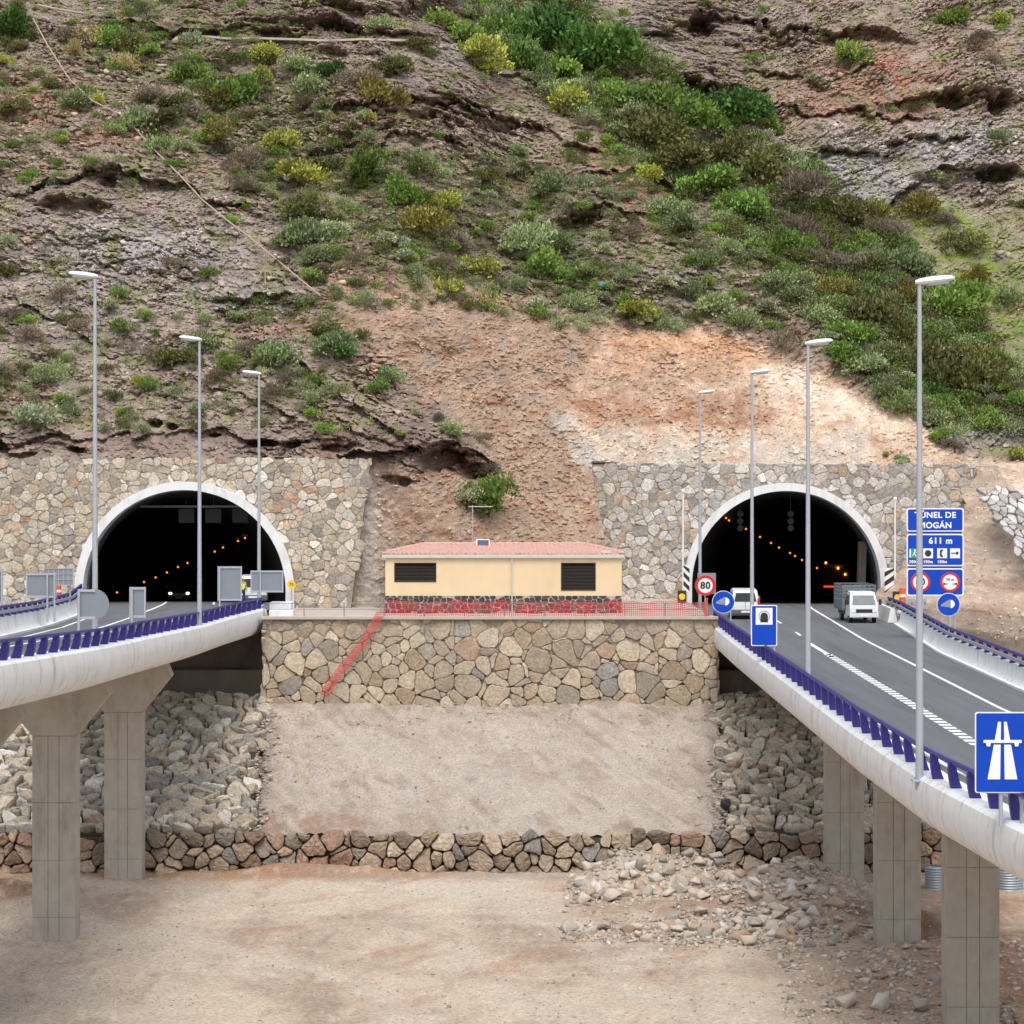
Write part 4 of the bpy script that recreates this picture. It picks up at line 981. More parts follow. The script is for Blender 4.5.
# ---------------------------------------------------------------- loose rock
def rock_proto(seed, npts=11):
    r_ = random.Random(seed); bm = bmesh.new()
    for k in range(npts):
        v = Vector((r_.gauss(0, 1), r_.gauss(0, 1), r_.gauss(0, 1))).normalized() * r_.uniform(.75, 1)
        bm.verts.new((v.x * 1.0, v.y * .8, v.z * .65))
    bmesh.ops.convex_hull(bm, input=bm.verts[:])
    bmesh.ops.bevel(bm, geom=bm.edges[:], offset=.025, segments=1, affect='EDGES')
    bmesh.ops.triangulate(bm, faces=bm.faces[:])
    bm.verts.ensure_lookup_table(); bm.verts.index_update()
    V = np.array([v.co[:] for v in bm.verts]); Fc = np.array([[v.index for v in f.verts] for f in bm.faces]); bm.free()
    return V, Fc
ROCKS = [rock_proto(s) for s in range(10)]
def rock_lite(seed):
    r_ = random.Random(seed); bm = bmesh.new()
    for k in range(8):
        v = Vector((r_.gauss(0, 1), r_.gauss(0, 1), r_.gauss(0, 1))).normalized(); bm.verts.new((v.x, v.y * .8, v.z * .55))
    bmesh.ops.convex_hull(bm, input=bm.verts[:]); bmesh.ops.triangulate(bm, faces=bm.faces[:]); bm.verts.index_update()
    out = (np.array([v.co[:] for v in bm.verts]), np.array([[v.index for v in f.verts] for f in bm.faces])); bm.free(); return out
LITE = [rock_lite(50 + s) for s in range(12)]
def scatter(name, items, mat):
    VV, FF, CC = [], [], []; off = 0
    for p, s, col, q in items:
        V, Fc = LITE[nr.randint(12)]; a, t = nr.rand() * 6.28, nr.uniform(-.5, .5)
        R1 = np.array([[math.cos(a), -math.sin(a), 0], [math.sin(a), math.cos(a), 0], [0, 0, 1]]); R2 = np.array([[1, 0, 0], [0, math.cos(t), -math.sin(t)], [0, math.sin(t), math.cos(t)]])
        VV.append((V * s * np.array([1, 1, q])) @ R1.T @ R2.T + np.array(p)); FF.append(Fc + off); off += len(V); CC.append(np.tile(col, (len(V), 1)))
    o = bpy.data.objects.new(name, mesh_from(name, np.concatenate(VV), np.concatenate(FF), np.concatenate(CC), mat)); COL.objects.link(o); o['kind'] = 'stuff'
items = []
while len(items) < 17000:
    x, y = nr.uniform(-20, 1044), nr.uniform(-10, 640)
    if y > 455 and not (375 < x < 590 or x > 960): continue
    bb = bare(x, y)
    if bb and nr.rand() > .85: continue
    p = on_hill(x, y)
    if p is None: continue
    j = min(int(np.searchsorted(_zs, p.z)), len(_zs) - 1); i = min(int(np.searchsorted(_xs, p.x)), len(_xs) - 1)
    c = HC[j, i] * nr.uniform(.8, 1.75)
    s = nr.uniform(.05, .19) if bb else nr.uniform(.09, .24) * (1 + (nr.rand() > .93) * nr.uniform(.5, 1.8))
    items.append((tuple(p), s, c, nr.uniform(.5, 1)))
scatter('scree', items, M_ROCK)
# rubble on the yard
def rock_mesh(k, col):
    V, Fc = ROCKS[k]; return mesh_from('rock', V, Fc, np.tile(np.array(col), (len(V), 1)) * nr.uniform(.9, 1.1, (len(V), 1)), M_ROCK)
RCOL = [(204,194,180), (184,174,162), (214,206,196), (190,166,144), (168,160,150), (208,194,176)]
RM = [rock_mesh(i % 10, lin(*RCOL[i % 6])) for i in range(18)]
def rock(px, py, w, label, k=None, group='rubble rocks on the yard', z=None):
    D = 18.8 * F / (py - HY); x = (px - 512) * D / F
    r_ = w * D / F / 2; o = bpy.data.objects.new('rock', RM[nr.randint(18) if k is None else k]); COL.objects.link(o)
    o.location = (x, D, (ground_h(x, D) if z is None else z) + r_ * .35 + (0 if z is None else 0)); o.scale = (r_*1.05, r_*1.05, r_ * 1.1); o.rotation_euler = (nr.uniform(-.5, .5), nr.uniform(-.4, .4), nr.rand() * 6.28)
    tag(o, label, 'rock', group)
BIG = [(845, 1010, 34, 'big pale rock near the bottom edge, leftmost of the three'), (882, 1014, 36, 'big tan rock near the bottom edge, middle of the three'), (920, 1018, 30, 'big grey rock by the foot of the nearest right pier'), (938, 1000, 24, 'grey rock leaning beside the nearest right pier'),
       (848, 935, 24, 'pale boulder standing on the dark soil hollow'), (872, 940, 20, 'tan boulder beside the second right pier'), (835, 943, 20, 'brown boulder on the edge of the dark soil'), (600, 893, 24, 'pale block at the left end of the rubble heap'), (612, 905, 26, 'tan block low in the left end of the rubble heap'),
       (683, 890, 24, 'tall tilted slab in the rubble heap'), (700, 884, 18, 'brown block on top of the rubble heap'), (646, 900, 22, 'square pale block in the middle of the rubble heap'), (590, 928, 16, 'lone pale rock in the second row of rubble'), (668, 903, 20, 'tan block near the middle of the rubble heap'), (627, 893, 18, 'grey block near the left end of the rubble heap')]
for b in BIG: rock(*b)
n = 0
while n < 240:
    u = nr.rand()
    if u < .42: px, py = nr.uniform(578, 735), nr.normal(892, 7)
    elif u < .62: px, py = nr.normal(790, 38), nr.normal(905, 12)
    elif u < .82: px, py = nr.normal(760, 45), nr.normal(928, 9)
    elif u < .9: px, py = nr.uniform(570, 720), nr.normal(932, 4)
    else: px, py = nr.uniform(815, 945), nr.uniform(960, 1015)
    if not (876 < py < 1020) or px > 862 and py < 955: continue
    where = 'in the heap below the boulder wall' if py < 912 and px < 740 else 'in the heap between the wall and the right piers' if py < 950 else 'on the brown soil at the bottom right'
    rock(px, py, nr.uniform(13, 25) * (1 if py < 950 else .7), 'small broken rock ' + where); n += 1
items = []
while len(items) < 8500:
    u = nr.rand()
    if u < .18: px, py = nr.uniform(565, 740), nr.normal(893, 8)
    elif u < .32: px, py = nr.normal(790, 42), nr.normal(906, 13)
    elif u < .44: px, py = nr.normal(755, 55), nr.normal(929, 10)
    elif u < .5: px, py = nr.uniform(560, 740), nr.normal(933, 5)
    elif u < .6: px, py = nr.uniform(780, 1024), nr.uniform(950, 1030)
    else: px, py = nr.uniform(0, 1024), nr.uniform(874, 1024)
    if not (873 < py < 1045): continue
    D = 18.8 * F / (py - HY); x = (px - 512) * D / F
    s = nr.uniform(.06, .22) if u < .6 else nr.uniform(.02, .065) * (1 + (nr.rand() > .97) * 1.5)
    items.append(((x, D, 0), s, np.array(lin(*RCOL[nr.randint(6)])) * nr.uniform(.75, 1.15), nr.uniform(.6, 1.1)))
P_ = np.array([i[0] for i in items]); gz = ground_z(P_[:, 0], P_[:, 1]) + .02
items = [((p[0], p[1], float(z)), s, c, q) for (p, s, c, q), z in zip(items, gz)]
scatter('rubble', items, M_ROCK)
# stones lying on the bare slope
items = []
for k in range(3200):
    v = nr.rand() ** .8; x = nr.uniform(-13, 11.4); edge = False
    if k < 700: v = nr.uniform(.75, 1)
    edge = 700 <= k < 1300
    if edge: v = nr.rand(); x = (-12.7 - 1.65*v + abs(nr.normal(0, .5))) if nr.rand() < .5 else (10.5 + 1.35*v - abs(nr.normal(0, .45)))
    p = slope_map(x, v, 0); items.append(((p[0], p[1], p[2] + .05 + 0), (nr.uniform(.05, .2) if edge else nr.uniform(.02, .075) * (1 + (nr.rand() > .95))), np.array(lin(*RCOL[nr.randint(6)])) * nr.uniform(.7, 1.1), .8))
scatter('gravel', items, M_ROCK)
for px, py, w_, lab in [(487, 713, 24, 'flat tan rock lying high on the bare dirt slope'), (696, 825, 15, 'brown rock on the top edge of the boulder wall')]:
    v = 1 - (py - 695) / 140; D = 116 + 20.6*v; p = ((px-512)*D/F, D, (HY - py)*D/F)
    o = bpy.data.objects.new('rock', RM[3]); COL.objects.link(o); r_ = w_*D/F/2; o.location = (p[0], p[1] - .1, p[2] + .05); o.scale = (r_, r_, r_ * (.45 if w_ > 20 else 1)); tag(o, lab, 'rock')
# ================================================================ street lamps
M_POLE = mat_plain('lamp_post_steel', lin(186, 192, 200), .5, metal=.2, var=.04)
M_LHEAD = mat_plain('lamp_head_white', lin(232, 234, 234), .4, var=.03)
M_GLASS = mat_plain('lamp_glass', lin(200, 206, 206), .15, var=0)
M_WHITE = mat_plain('white_paint', (.78, .78, .77), .4, var=.03)
M_BLACK = mat_plain('black_plastic', (.02, .02, .022), .5, var=.1)
M_BLUE = mat_plain('sign_blue', (.002, .055, .45), .45, var=.04, vscale=2, spec=.25)
M_RED = mat_plain('sign_red', (.55, .02, .025), .4, var=.03)
M_YEL = mat_plain('signal_yellow', (.85, .52, .02), .4, var=.03)
M_ORANGE = mat_plain('orange_plastic', (.80, .12, .04), .5, var=.1)
M_SBLACK = mat_plain('sign_black', (.02, .02, .025), .5, var=0)
M_GREEN = mat_plain('sign_green', (.0, .30, .16), .4, var=0)
def lamp(x, y, zb, top, dirx, label):
    t = empty('street_lamp', (x, y, zb), label=label, cat='street lamp', group='tall street lamps along the bridges')
    m = MB(); m.cyl((x, y, zb - .25), (x, y, top), .115, .058, 14); m.build('post', M_POLE, t, smooth='auto')
    m = MB(); m.bbox(x - .22, x + .22, y - .22, y + .22, zb - .04, zb + .02, .01)
    m.prism([(x - .12, zb - .04), (x + .12, zb - .04), (x + .12, zb - .3), (x - .02, zb - .75)], y - .1, y + .1); m.build('bracket', M_POLE, t)
    m = MB(); s = dirx; L_ = .98; secs = []
    for u, hw, h0, h1 in ((-.12, .07, -.05, .06), (.0, .12, -.09, .10), (.3, .16, -.10, .13), (.7, .17, -.09, .13), (L_ - .08, .13, -.05, .10), (L_, .04, -.01, .05)):
        n = 10; secs.append([(x + s*u, y + hw*math.cos(2*math.pi*k/n), top + .03 + .10*u + (h1 if math.sin(2*math.pi*k/n) > 0 else -h0) * math.sin(2*math.pi*k/n)) for k in range(n)])
    m.sweep(secs); hd = m.build('lamp_head', M_LHEAD, t, smooth='auto')
    m = MB(); secs = []
    for u, hw in ((.22, .09), (.4, .13), (.7, .13), (.82, .08)):
        n = 8; secs.append([(x + s*u, y + hw*math.cos(2*math.pi*k/n), top - .035 + .10*u + (.05 if math.sin(2*math.pi*k/n) > 0 else .08)*math.sin(2*math.pi*k/n)) for k in range(n)])
    m.sweep(secs); m.build('glass', M_GLASS, hd, smooth='auto')
for bx, by, tx, ty, s_, dr, lab in [(920, 780, 919.5, 283, 35.6, 1, 'nearest right street lamp, the tall one in front of the stacked blue signs'), (812, 697, 808, 344, 25.3, 1, 'second nearest street lamp of the right bridge, before the right tunnel mouth'),
        (750, 644, 752, 373, 19.4, 1, 'third street lamp of the right bridge, beside the blue tunnel sign'), (700, 611, 700, 393, 15.75, 1, 'farthest right street lamp, behind the round 80 sign'),
        (96.5, 648, 95, 277, 26.9, -1, 'nearest left street lamp, behind the round sign back'), (197, 628, 199.5, 340, 20.7, -1, 'middle street lamp of the left bridge, before the left tunnel mouth'), (258.5, 607, 259, 374, 17.0, -1, 'farthest left street lamp, beside the right edge of the left tunnel mouth')]:
    D = F / s_; lamp((tx - 512) / s_, D, (HY - by) / s_, (HY - ty) / s_, dr, lab)

# ================================================================ signs
def text_mesh(name, txt, size, mat, parent, cx, y, cz, bold=.0, sx=1.0):
    cu = bpy.data.curves.new(name, 'FONT'); cu.body = txt; cu.size = size; cu.align_x = 'CENTER'; cu.align_y = 'CENTER'; cu.offset = bold; cu.extrude = .003; cu.space_character = 1.08
    to = bpy.data.objects.new(name, cu); COL.objects.link(to)
    bpy.context.view_layer.update(); me = bpy.data.meshes.new_from_object(to.evaluated_get(bpy.context.evaluated_depsgraph_get()))
    bpy.data.objects.remove(to); me.materials.clear(); me.materials.append(mat)
    o = bpy.data.objects.new(name, me); COL.objects.link(o)
    pl = parent.location if parent.parent is None else parent.parent.location + parent.location
    o.parent = parent; KIDS.setdefault(parent, []).append(o)
    o.location = (cx - pl.x, y - pl.y, cz - pl.z); o.rotation_euler = (rad(90), 0, 0); o.scale = (sx, 1, 1); return o
def rrect(x0, x1, z0, z1, r, n=4):
    pts = []
    for cx, cz, a0 in ((x1-r, z1-r, 0), (x0+r, z1-r, 90), (x0+r, z0+r, 180), (x1-r, z0+r, 270)):
        for k in range(n + 1): a = rad(a0 + 90*k/n); pts.append((cx + r*math.cos(a), cz + r*math.sin(a)))
    return pts
def circ(cx, cz, r, n=40): return [(cx + r*math.cos(2*math.pi*k/n), cz + r*math.sin(2*math.pi*k/n)) for k in range(n)]
def ringp(mb, cx, cz, r0, r1, y0, y1, n=40):
    a, b = circ(cx, cz, r0, n), circ(cx, cz, r1, n)
    vs = [(x, y0, z) for x, z in a] + [(x, y0, z) for x, z in b] + [(x, y1, z) for x, z in a] + [(x, y1, z) for x, z in b]
    fs = []
    for k in range(n):
        j = (k+1) % n; fs += [(k, j, n+j, n+k), (2*n+k, 3*n+k, 3*n+j, 2*n+j), (k, 2*n+k, 2*n+j, j), (n+k, n+j, 3*n+j, 3*n+k)]
    mb.add(vs, fs)
def posts(t, xs, y, z0, z1, r=.04, name='post'):
    for x in xs: m = MB(); m.cyl((x, y, z0), (x, y, z1), r, r, 10); m.build(name, M_GALV, t)
def px2(px, s): return (px - 512) / s
def pz2(py, s): return (HY - py) / s
def sign_80(px, py, s, zb, label):
    x, z, y = px2(px, s), pz2(py, s), F/s
    t = empty('road_sign', (x, y, zb), label=label, cat='road sign')
    m = MB(); m.bbox(x - .45, x + .62, y + .03, y + .06, z - .5, z + .72, .01); m.build('backing_plate', M_GALV2, t)
    m = MB(); m.prism(circ(x, z, .60), y - .02, y + .02); f = m.build('face', M_WHITE, t)
    m = MB(); ringp(m, x, z, .60, .43, y - .032, y - .022); m.build('red_ring', M_RED, f)
    text_mesh('lettering', '80', .56, M_SBLACK, f, x, y - .03, z - .01, .018)
    posts(t, [x], y + .1, zb, z + .6)
def sign_beam(px, py, s, zb, label, two=False, r=.58):
    x, z, y = px2(px, s), pz2(py, s), F/s
    t = empty('road_sign', (x, y, zb), label=label, cat='road sign')
    m = MB(); m.prism(circ(x, z, r + .03), y - .01, y + .02); rim = m.build('rim', M_WHITE, t)
    m = MB(); m.prism(circ(x, z, r), y - .022, y - .012); f = m.build('face', M_BLUE, t)
    # dipped-beam symbol: a lamp bowl on the right and its cone of rays on the left
    m = MB(); n = 14; k = r / .58
    m.prism([(x + .10*k + .22*k*math.cos(a), z + .03*k + .22*k*math.sin(a)) for a in [rad(-90 + 180*i/n) for i in range(n+1)]], y - .034, y - .026); m.build('lamp_symbol', M_WHITE, f)
    m = MB()
    for i in range(6):
        q = i/6; zt, zb2 = .24 - q*.44, .24 - (q + .11)*.44
        m.prism([(x + .07*k, z + (.03 + zt)*k), (x + .07*k, z + (.03 + zb2)*k), (x - .40*k, z + (-.05 + zb2*.22)*k), (x - .40*k, z + (-.05 + zt*.22)*k)], y - .034, y - .026)
    m.build('ray_symbol', M_GALV, f)
    posts(t, [x - .35, x + .35] if two else [x + .40], y + .06, zb, z + .3, .035)
sign_80(705.3, 585.5, 17.2, -8.3, 'round white 80 speed limit sign with a red rim before the right tunnel')
sign_beam(723.4, 602, 18.6, -8.35, 'round blue headlight sign on the near rail beside the 80 sign')
# tunnel sign
def sign_tunnel(x0, x1, y0, y1, s, zb):
    xa, xb, zt, zl_, y = px2(x0, s), px2(x1, s), pz2(y0, s), pz2(y1, s), F/s
    w = xb - xa; cx = (xa+xb)/2
    t = empty('road_sign', (cx, y, zb), label='blue rectangular tunnel sign with a white square and black arch', cat='road sign')
    m = MB(); m.prism(rrect(xa, xb, zl_, zt, .07), y, y + .03); m.build('rim', M_WHITE, t)
    m = MB(); m.prism(rrect(xa + .045, xb - .045, zl_ + .045, zt - .045, .05), y - .012, y - .002); f = m.build('face', M_BLUE, t)
    m = MB(); q = w*.32; zc = zt - .13 - q; m.prism([(cx - q, zc - q), (cx + q, zc - q), (cx + q, zc + q), (cx - q, zc + q)], y - .024, y - .016); p = m.build('white_panel', M_WHITE, f)
    m = MB(); r = .17; m.prism([(cx - r, zc - .27), (cx + r, zc - .27)] + [(cx + r*math.cos(rad(a)), zc + .0 + r*math.sin(rad(a))) for a in range(0, 181, 15)], y - .034, y - .028); m.build('arch_symbol', M_SBLACK, f)
    m = MB(); ringp(m, cx, zc, .255, .225, y - .034, y - .028, 24); m.build('arch_outline', M_GALV2, f)
    posts(t, [xb - .12], y + .07, zb, zl_ + .8, .045)
sign_tunnel(751, 777.2, 605, 646, 21.9, -8.4)
# motorway sign, nearest at the right edge
def sign_motorway():
    s = 41.4; y = F/s; xa, xb, zt, zb_ = px2(975, s), px2(1029.5, s), pz2(712, s), pz2(793, s); cx = (xa+xb)/2
    t = empty('road_sign', (cx, y, -8.3), label='big blue motorway sign with two white lanes and a bridge, at the right edge', cat='road sign')
    m = MB(); m.prism(rrect(xa, xb, zb_, zt, .06), y, y + .03); m.build('rim', M_WHITE, t)
    m = MB(); m.prism(rrect(xa + .03, xb - .03, zb_ + .03, zt - .03, .045), y - .012, y - .002); f = m.build('face', M_BLUE, t)
    h = zt - zb_; z0 = zb_ + .17*h; z1 = zt - .12*h
    m = MB()
    for sg in (-1, 1):
        m.prism([(cx + sg*.055, z0), (cx + sg*.36, z0), (cx + sg*.105, z1), (cx + sg*.035, z1)], y - .024, y - .016)
    m.build('lane_symbol', M_WHITE, f)
    zm = z0 + .66*(z1 - z0)
    m = MB(); m.prism([(cx - .46, zm - .035), (cx + .46, zm - .035), (cx + .46, zm + .035), (cx - .46, zm + .035)], y - .040, y - .030)
    for sg in (-1, 1): m.prism([(cx + sg*.30, zm - .12), (cx + sg*.38, zm - .12), (cx + sg*.40, zm - .036), (cx + sg*.28, zm - .036)], y - .040, y - .030)
    m.build('bridge_symbol', M_WHITE, f)
    m = MB(); m.prism([(cx - .52, zm - .075), (cx + .52, zm - .075), (cx + .52, zm - .037), (cx - .52, zm - .037)], y - .0285, y - .025); m.build('bridge_gap', M_BLUE, f)
    posts(t, [cx - .02, xb - .17], y + .08, -8.35, zt - .2, .05)
sign_motorway()
# stacked boards naming the tunnel
def sign_stack():
    s = 19.0; y = F/s; xa, xb = px2(906.6, s), px2(963.8, s); cx = (xa+xb)/2; W = xb - xa
    t = empty('road_sign', (cx, y, -8.4), label='tall stack of three blue boards naming the tunnel and its length', cat='road sign')
    bs = []
    for y0, y1, nm in ((508, 531.6, 'name_board'), (533.8, 566.2, 'distance_board'), (568.2, 595.8, 'limits_board')):
        z1, z0 = pz2(y0, s), pz2(y1, s)
        m = MB(); m.prism(rrect(xa, xb, z0, z1, .14), y, y + .04); b = m.build(nm, M_WHITE, t)
        m = MB(); m.prism(rrect(xa + .07, xb - .07, z0 + .07, z1 - .07, .10), y - .012, y - .002); m.build('blue_face', M_BLUE, b)
        bs.append((b, z0, z1))
    m = MB(); m.box(xa + .1, xb - .1, y + .045, y + .10, pz2(595, s), pz2(509, s)); m.build('back_frame', M_BLUE, t)
    b, z0, z1 = bs[0]; zz = (z0+z1)/2
    text_mesh('lettering', 'TÚNEL DE', .43, M_WHITE, b, cx, y - .02, zz + .24, .012, 1.04); text_mesh('lettering', 'MOGÁN', .43, M_WHITE, b, cx + .0, y - .02, zz - .30, .014, 1.02)
    b, z0, z1 = bs[1]; text_mesh('lettering', '611 m', .44, M_WHITE, b, cx + .28, y - .02, z1 - .38, .014, 1.05)
    for i, (xo, mt) in enumerate(((-1.12, M_GREEN), (-.38, M_WHITE), (.36, M_WHITE), (1.04, M_WHITE))):
        zc = z0 + .68; x = cx + xo; h = .26
        m = MB(); m.prism([(x-h, zc-h), (x+h, zc-h), (x+h, zc+h), (x-h, zc+h)], y - .024, y - .016); m.build('pictogram_panel', mt, b)
        m = MB(); yy = (y - .036, y - .028)
        if i == 0:    # running figure in a doorway
            m.prism([(x-.24, zc-.22), (x-.16, zc-.22), (x-.16, zc+.22), (x-.24, zc+.22)], *yy)
            m.prism(circ(x+.05, zc+.16, .05, 10), *yy); m.prism([(x-.03, zc-.02), (x+.05, zc-.02), (x+.07, zc+.1), (x, zc+.1)], *yy)
            m.prism([(x+.0, zc-.02), (x+.05, zc-.02), (x+.17, zc-.2), (x+.11, zc-.2)], *yy); m.prism([(x-.03, zc-.02), (x+.02, zc-.02), (x-.05, zc-.14), (x-.1, zc-.14)], *yy); m.prism([(x+.05, zc+.08), (x+.17, zc+.0), (x+.17, zc+.04), (x+.06, zc+.11)], *yy)
        elif i == 1: m.prism(circ(x, zc, .17, 20), *yy)
        elif i == 2:  # handset
            m.prism([(x-.08, zc+.2), (x+.04, zc+.2), (x+.04, zc+.12), (x-.02, zc+.08), (x-.02, zc-.08), (x+.04, zc-.12), (x+.04, zc-.2), (x-.08, zc-.2), (x-.12, zc-.1), (x-.12, zc+.1)], *yy)
        else: m.prism([(x-.2, zc-.02), (x+.0, zc-.02), (x+.0, zc+.03), (x-.2, zc+.03)], *yy); m.prism([(x+.03, zc-.06), (x+.18, zc-.06), (x+.18, zc+.08), (x+.03, zc+.08)], *yy)
        m.build('pictogram', M_WHITE if i == 0 else M_SBLACK, b)
        if i < 3: text_mesh('lettering', ('300m', '150m', '150m')[i], .21, M_WHITE, b, x, y - .02, z0 + .23, .008)
    b, z0, z1 = bs[2]; zc = (z0+z1)/2
    for xo in (-.78, .78):
        m = MB(); m.prism(circ(cx+xo, zc, .52), y - .024, y - .016); m.build('disc', M_WHITE, b)
        m = MB(); ringp(m, cx+xo, zc, .52, .40, y - .036, y - .028); m.build('red_ring', M_RED, b)
    text_mesh('lettering', '80', .46, M_SBLACK, b, cx - .78, y - .034, zc, .014)
    text_mesh('lettering', '70 m', .19, M_SBLACK, b, cx + .78, y - .034, zc + .12, .004)
    m = MB()
    for sg in (-1, 1): m.prism([(cx + .78 + sg*.36, zc - .02), (cx + .78 + sg*.36, zc - .18), (cx + .78 + sg*.24, zc - .12), (cx + .78 + sg*.13, zc - .12), (cx + .78 + sg*.13, zc - .08), (cx + .78 + sg*.24, zc - .08)], y - .036, y - .028)
    m.build('gap_symbol', M_SBLACK, b)
    posts(t, [cx - .8, cx + .8], y + .15, -10.2, pz2(509, s), .08)
sign_stack()
sign_beam(948.5, 604.5, 19.4, -9.6, 'round blue headlight sign under the tall blue boards', True, .57)
# sign backs on the left bridge
def sign_back(x0, x1, y0, y1, s, zb, label, shape='rect', pp=(.5,), strip=None):
    xa, xb, zt, z0, y = px2(x0, s), px2(x1, s), pz2(y0, s), pz2(y1, s), F/s
    t = empty('sign_back', ((xa+xb)/2, y, zb), label=label, cat='sign seen from behind')
    m = MB()
    if shape == 'rect': m.prism(rrect(xa, xb, z0, zt, .05), y, y + .03)
    else: r = (zt - z0)/2; m.prism(circ(xb - r, z0 + r, r), y, y + .03); m.box(xa, xb - r, y + .001, y + .029, z0 + .03, zt - .03)
    m.build('panel', M_GALV2, t)
    m = MB()
    for z in (z0 + .06, zt - .06): m.box(xa - .01, xb if shape == 'rect' else xb - (zt-z0)*.45, y - .05, y - .002, z - .045, z + .045)
    m.box(xa - .02, xa + .05, y - .045, y + .04, z0, zt)
    if shape == 'rect': m.box(xb - .05, xb + .02, y - .045, y + .04, z0, zt)
    m.build('frame', M_GALV, t)
    posts(t, [xa + (xb-xa)*q for q in pp], y - .09, zb, zt - .05, .05)
sign_back(26.5, 56, 573, 598, 21.0, -6.75, 'grey back of a rectangular sign left of the left road', 'rect', (.72, .96))
sign_back(78.5, 109, 589, 619.5, 27.4, -6.2, 'grey back of a round sign on the left bridge rail', 'round', (.02,))
sign_back(130, 145.3, 587, 618, 24.4, -6.7, 'narrow grey sign back on the left bridge rail', 'rect', (.14,))
sign_back(218, 241.5, 566.3, 601, 18.7, -7.4, 'tall grey sign back before the left tunnel mouth', 'rect', (.08,))
sign_back(251, 283, 570.5, 592.5, 17.2, -7.6, 'wide grey sign back at the right foot of the left arch', 'rect', (.3,))
sign_back(-30, 2.2, 569, 604, 26.0, -8, 'grey sign back cut by the left edge', 'rect', (.2, .9))
# light grid panel behind
s = 18.6; y = F/s; xa, xb, zt, z0 = px2(44, s), px2(73, s), pz2(568.5, s), pz2(585, s)
t = empty('display_panel', ((xa+xb)/2, y, -8), label='pale gridded panel standing before the left stone wall', cat='panel')
m = MB(); m.bbox(xa, xb, y, y + .12, z0, zt, .01); f = m.build('panel', M_GALV2, t)
m = MB()
for k in range(7): m.box(xa + (xb-xa)*k/6 - .015, xa + (xb-xa)*k/6 + .015, y - .02, y - .003, z0, zt)
for k in range(4): m.box(xa, xb, y - .035, y - .022, z0 + (zt-z0)*k/3 - .015, z0 + (zt-z0)*k/3 + .015)
m.build('grid', M_GALV, f); posts(t, [xb - .2], y + .2, -8, zt, .05)
def marker(px, y0, y1, s, label, w=.26):
    x, y = px2(px, s), F/s; zt, z0 = pz2(y0, s), pz2(y1, s)
    t = empty('marker_post', (x, y, z0), label=label, cat='marker post')
    m = MB(); m.cyl((x, y, z0), (x, y, zt), w/2, w/2*.85, 14); m.build('tube', M_ORANGE, t, smooth='auto')
    m = MB(); m.cyl((x, y, z0 + (zt-z0)*.62), (x, y, z0 + (zt-z0)*.74), w/2 + .012, w/2 + .008, 14); m.cyl((x, y, z0 - .02), (x, y, z0 + .1), w*.8, w*.7, 14); m.build('band', M_WHITE, t)
marker(58.6, 584, 606, 18.4, 'orange-red marker post left of the left tunnel mouth', .34)
marker(902.5, 588, 612, 16.4, 'orange-red marker post by the right foot of the right arch', .42)

# chevron plates, signal lights and thin poles at the portals
def chevron(px, y0, y1, w_, s, label, sg=1):
    x, y = px2(px, s), F/s; zt, z0 = pz2(y0, s), pz2(y1, s); w = w_/s/2
    t = empty('chevron_board', (x, y, z0), label=label, cat='hazard board')
    m = MB(); m.prism([(x-w, z0), (x+w, z0), (x+w, zt), (x-w, zt)], y, y + .03); f = m.build('panel', M_WHITE, t)
    m = MB(); h = zt - z0
    for k in range(3):
        a = z0 + h*(.03 + k*.33)
        q = [(x - sg*w, a), (x + sg*w, a + h*.22), (x + sg*w, min(a + h*.40, zt)), (x - sg*w, min(a + h*.17, zt))]
        m.prism(q, y - .012, y - .004)
    m.build('stripes', M_SBLACK, f); m = MB(); m.cyl((x, y+.06, z0-.9), (x, y+.06, zt-.1), .035, .035, 8); m.build('post', M_GALV, t)
chevron(889.3, 568, 597, 9.5, 15.3, 'black and white striped board on the right side of the right arch')
chevron(686.5, 565, 592, 6, 15.3, 'black and white striped board on the left side of the right arch', -1)
def signal(px, y0, y1, s, label, zb):
    x, y = px2(px, s), F/s; zt, z0 = pz2(y0, s), pz2(y1, s); w = (zt - z0)*.34
    t = empty('signal_light', (x, y, zb), label=label, cat='signal light')
    m = MB(); m.bbox(x - w, x + w, y, y + .25, z0, zt, .03); b = m.build('housing', M_BLACK, t)
    m = MB(); m.cyl((x, y - .10, (z0+zt)/2), (x, y - .005, (z0+zt)/2), w*.72, w*.78, 16); m.build('lens', M_YEL, b)
    m = MB(); m.cyl((x, y + .12, zb), (x, y + .12, z0 + .01), .05, .05, 8); m.build('post', M_GALV, t)
signal(682, 590.5, 603, 16.2, 'black signal box with a yellow lamp left of the right arch', -7.95)
signal(897.3, 591.5, 604, 15.8, 'black signal box with a yellow lamp right of the right arch', -8.6)
for px, y0, y1, s, lab in ((683, 492, 592, 15.2, 'thin white pole on the wall left of the right arch'), (895, 500, 596, 15.2, 'thin white pole on the wall right of the right arch')):
    x, y = px2(px, s), F/s; zt, z0 = pz2(y0, s), pz2(y1 + 16, s)
    t = empty('mast', (x, y, z0), label=lab, cat='mast'); m = MB(); m.cyl((x, y, z0), (x, y, zt), .07, .05, 10); m.build('pole', M_WHITE, t); m = MB(); m.bbox(x-.11, x+.11, y-.11, y+.11, zt-.02, zt+.2, .03); m.build('sensor', M_WHITE, t)
x, y, z = px2(291.5, 16.2), F/16.2, pz2(584.5, 16.2)
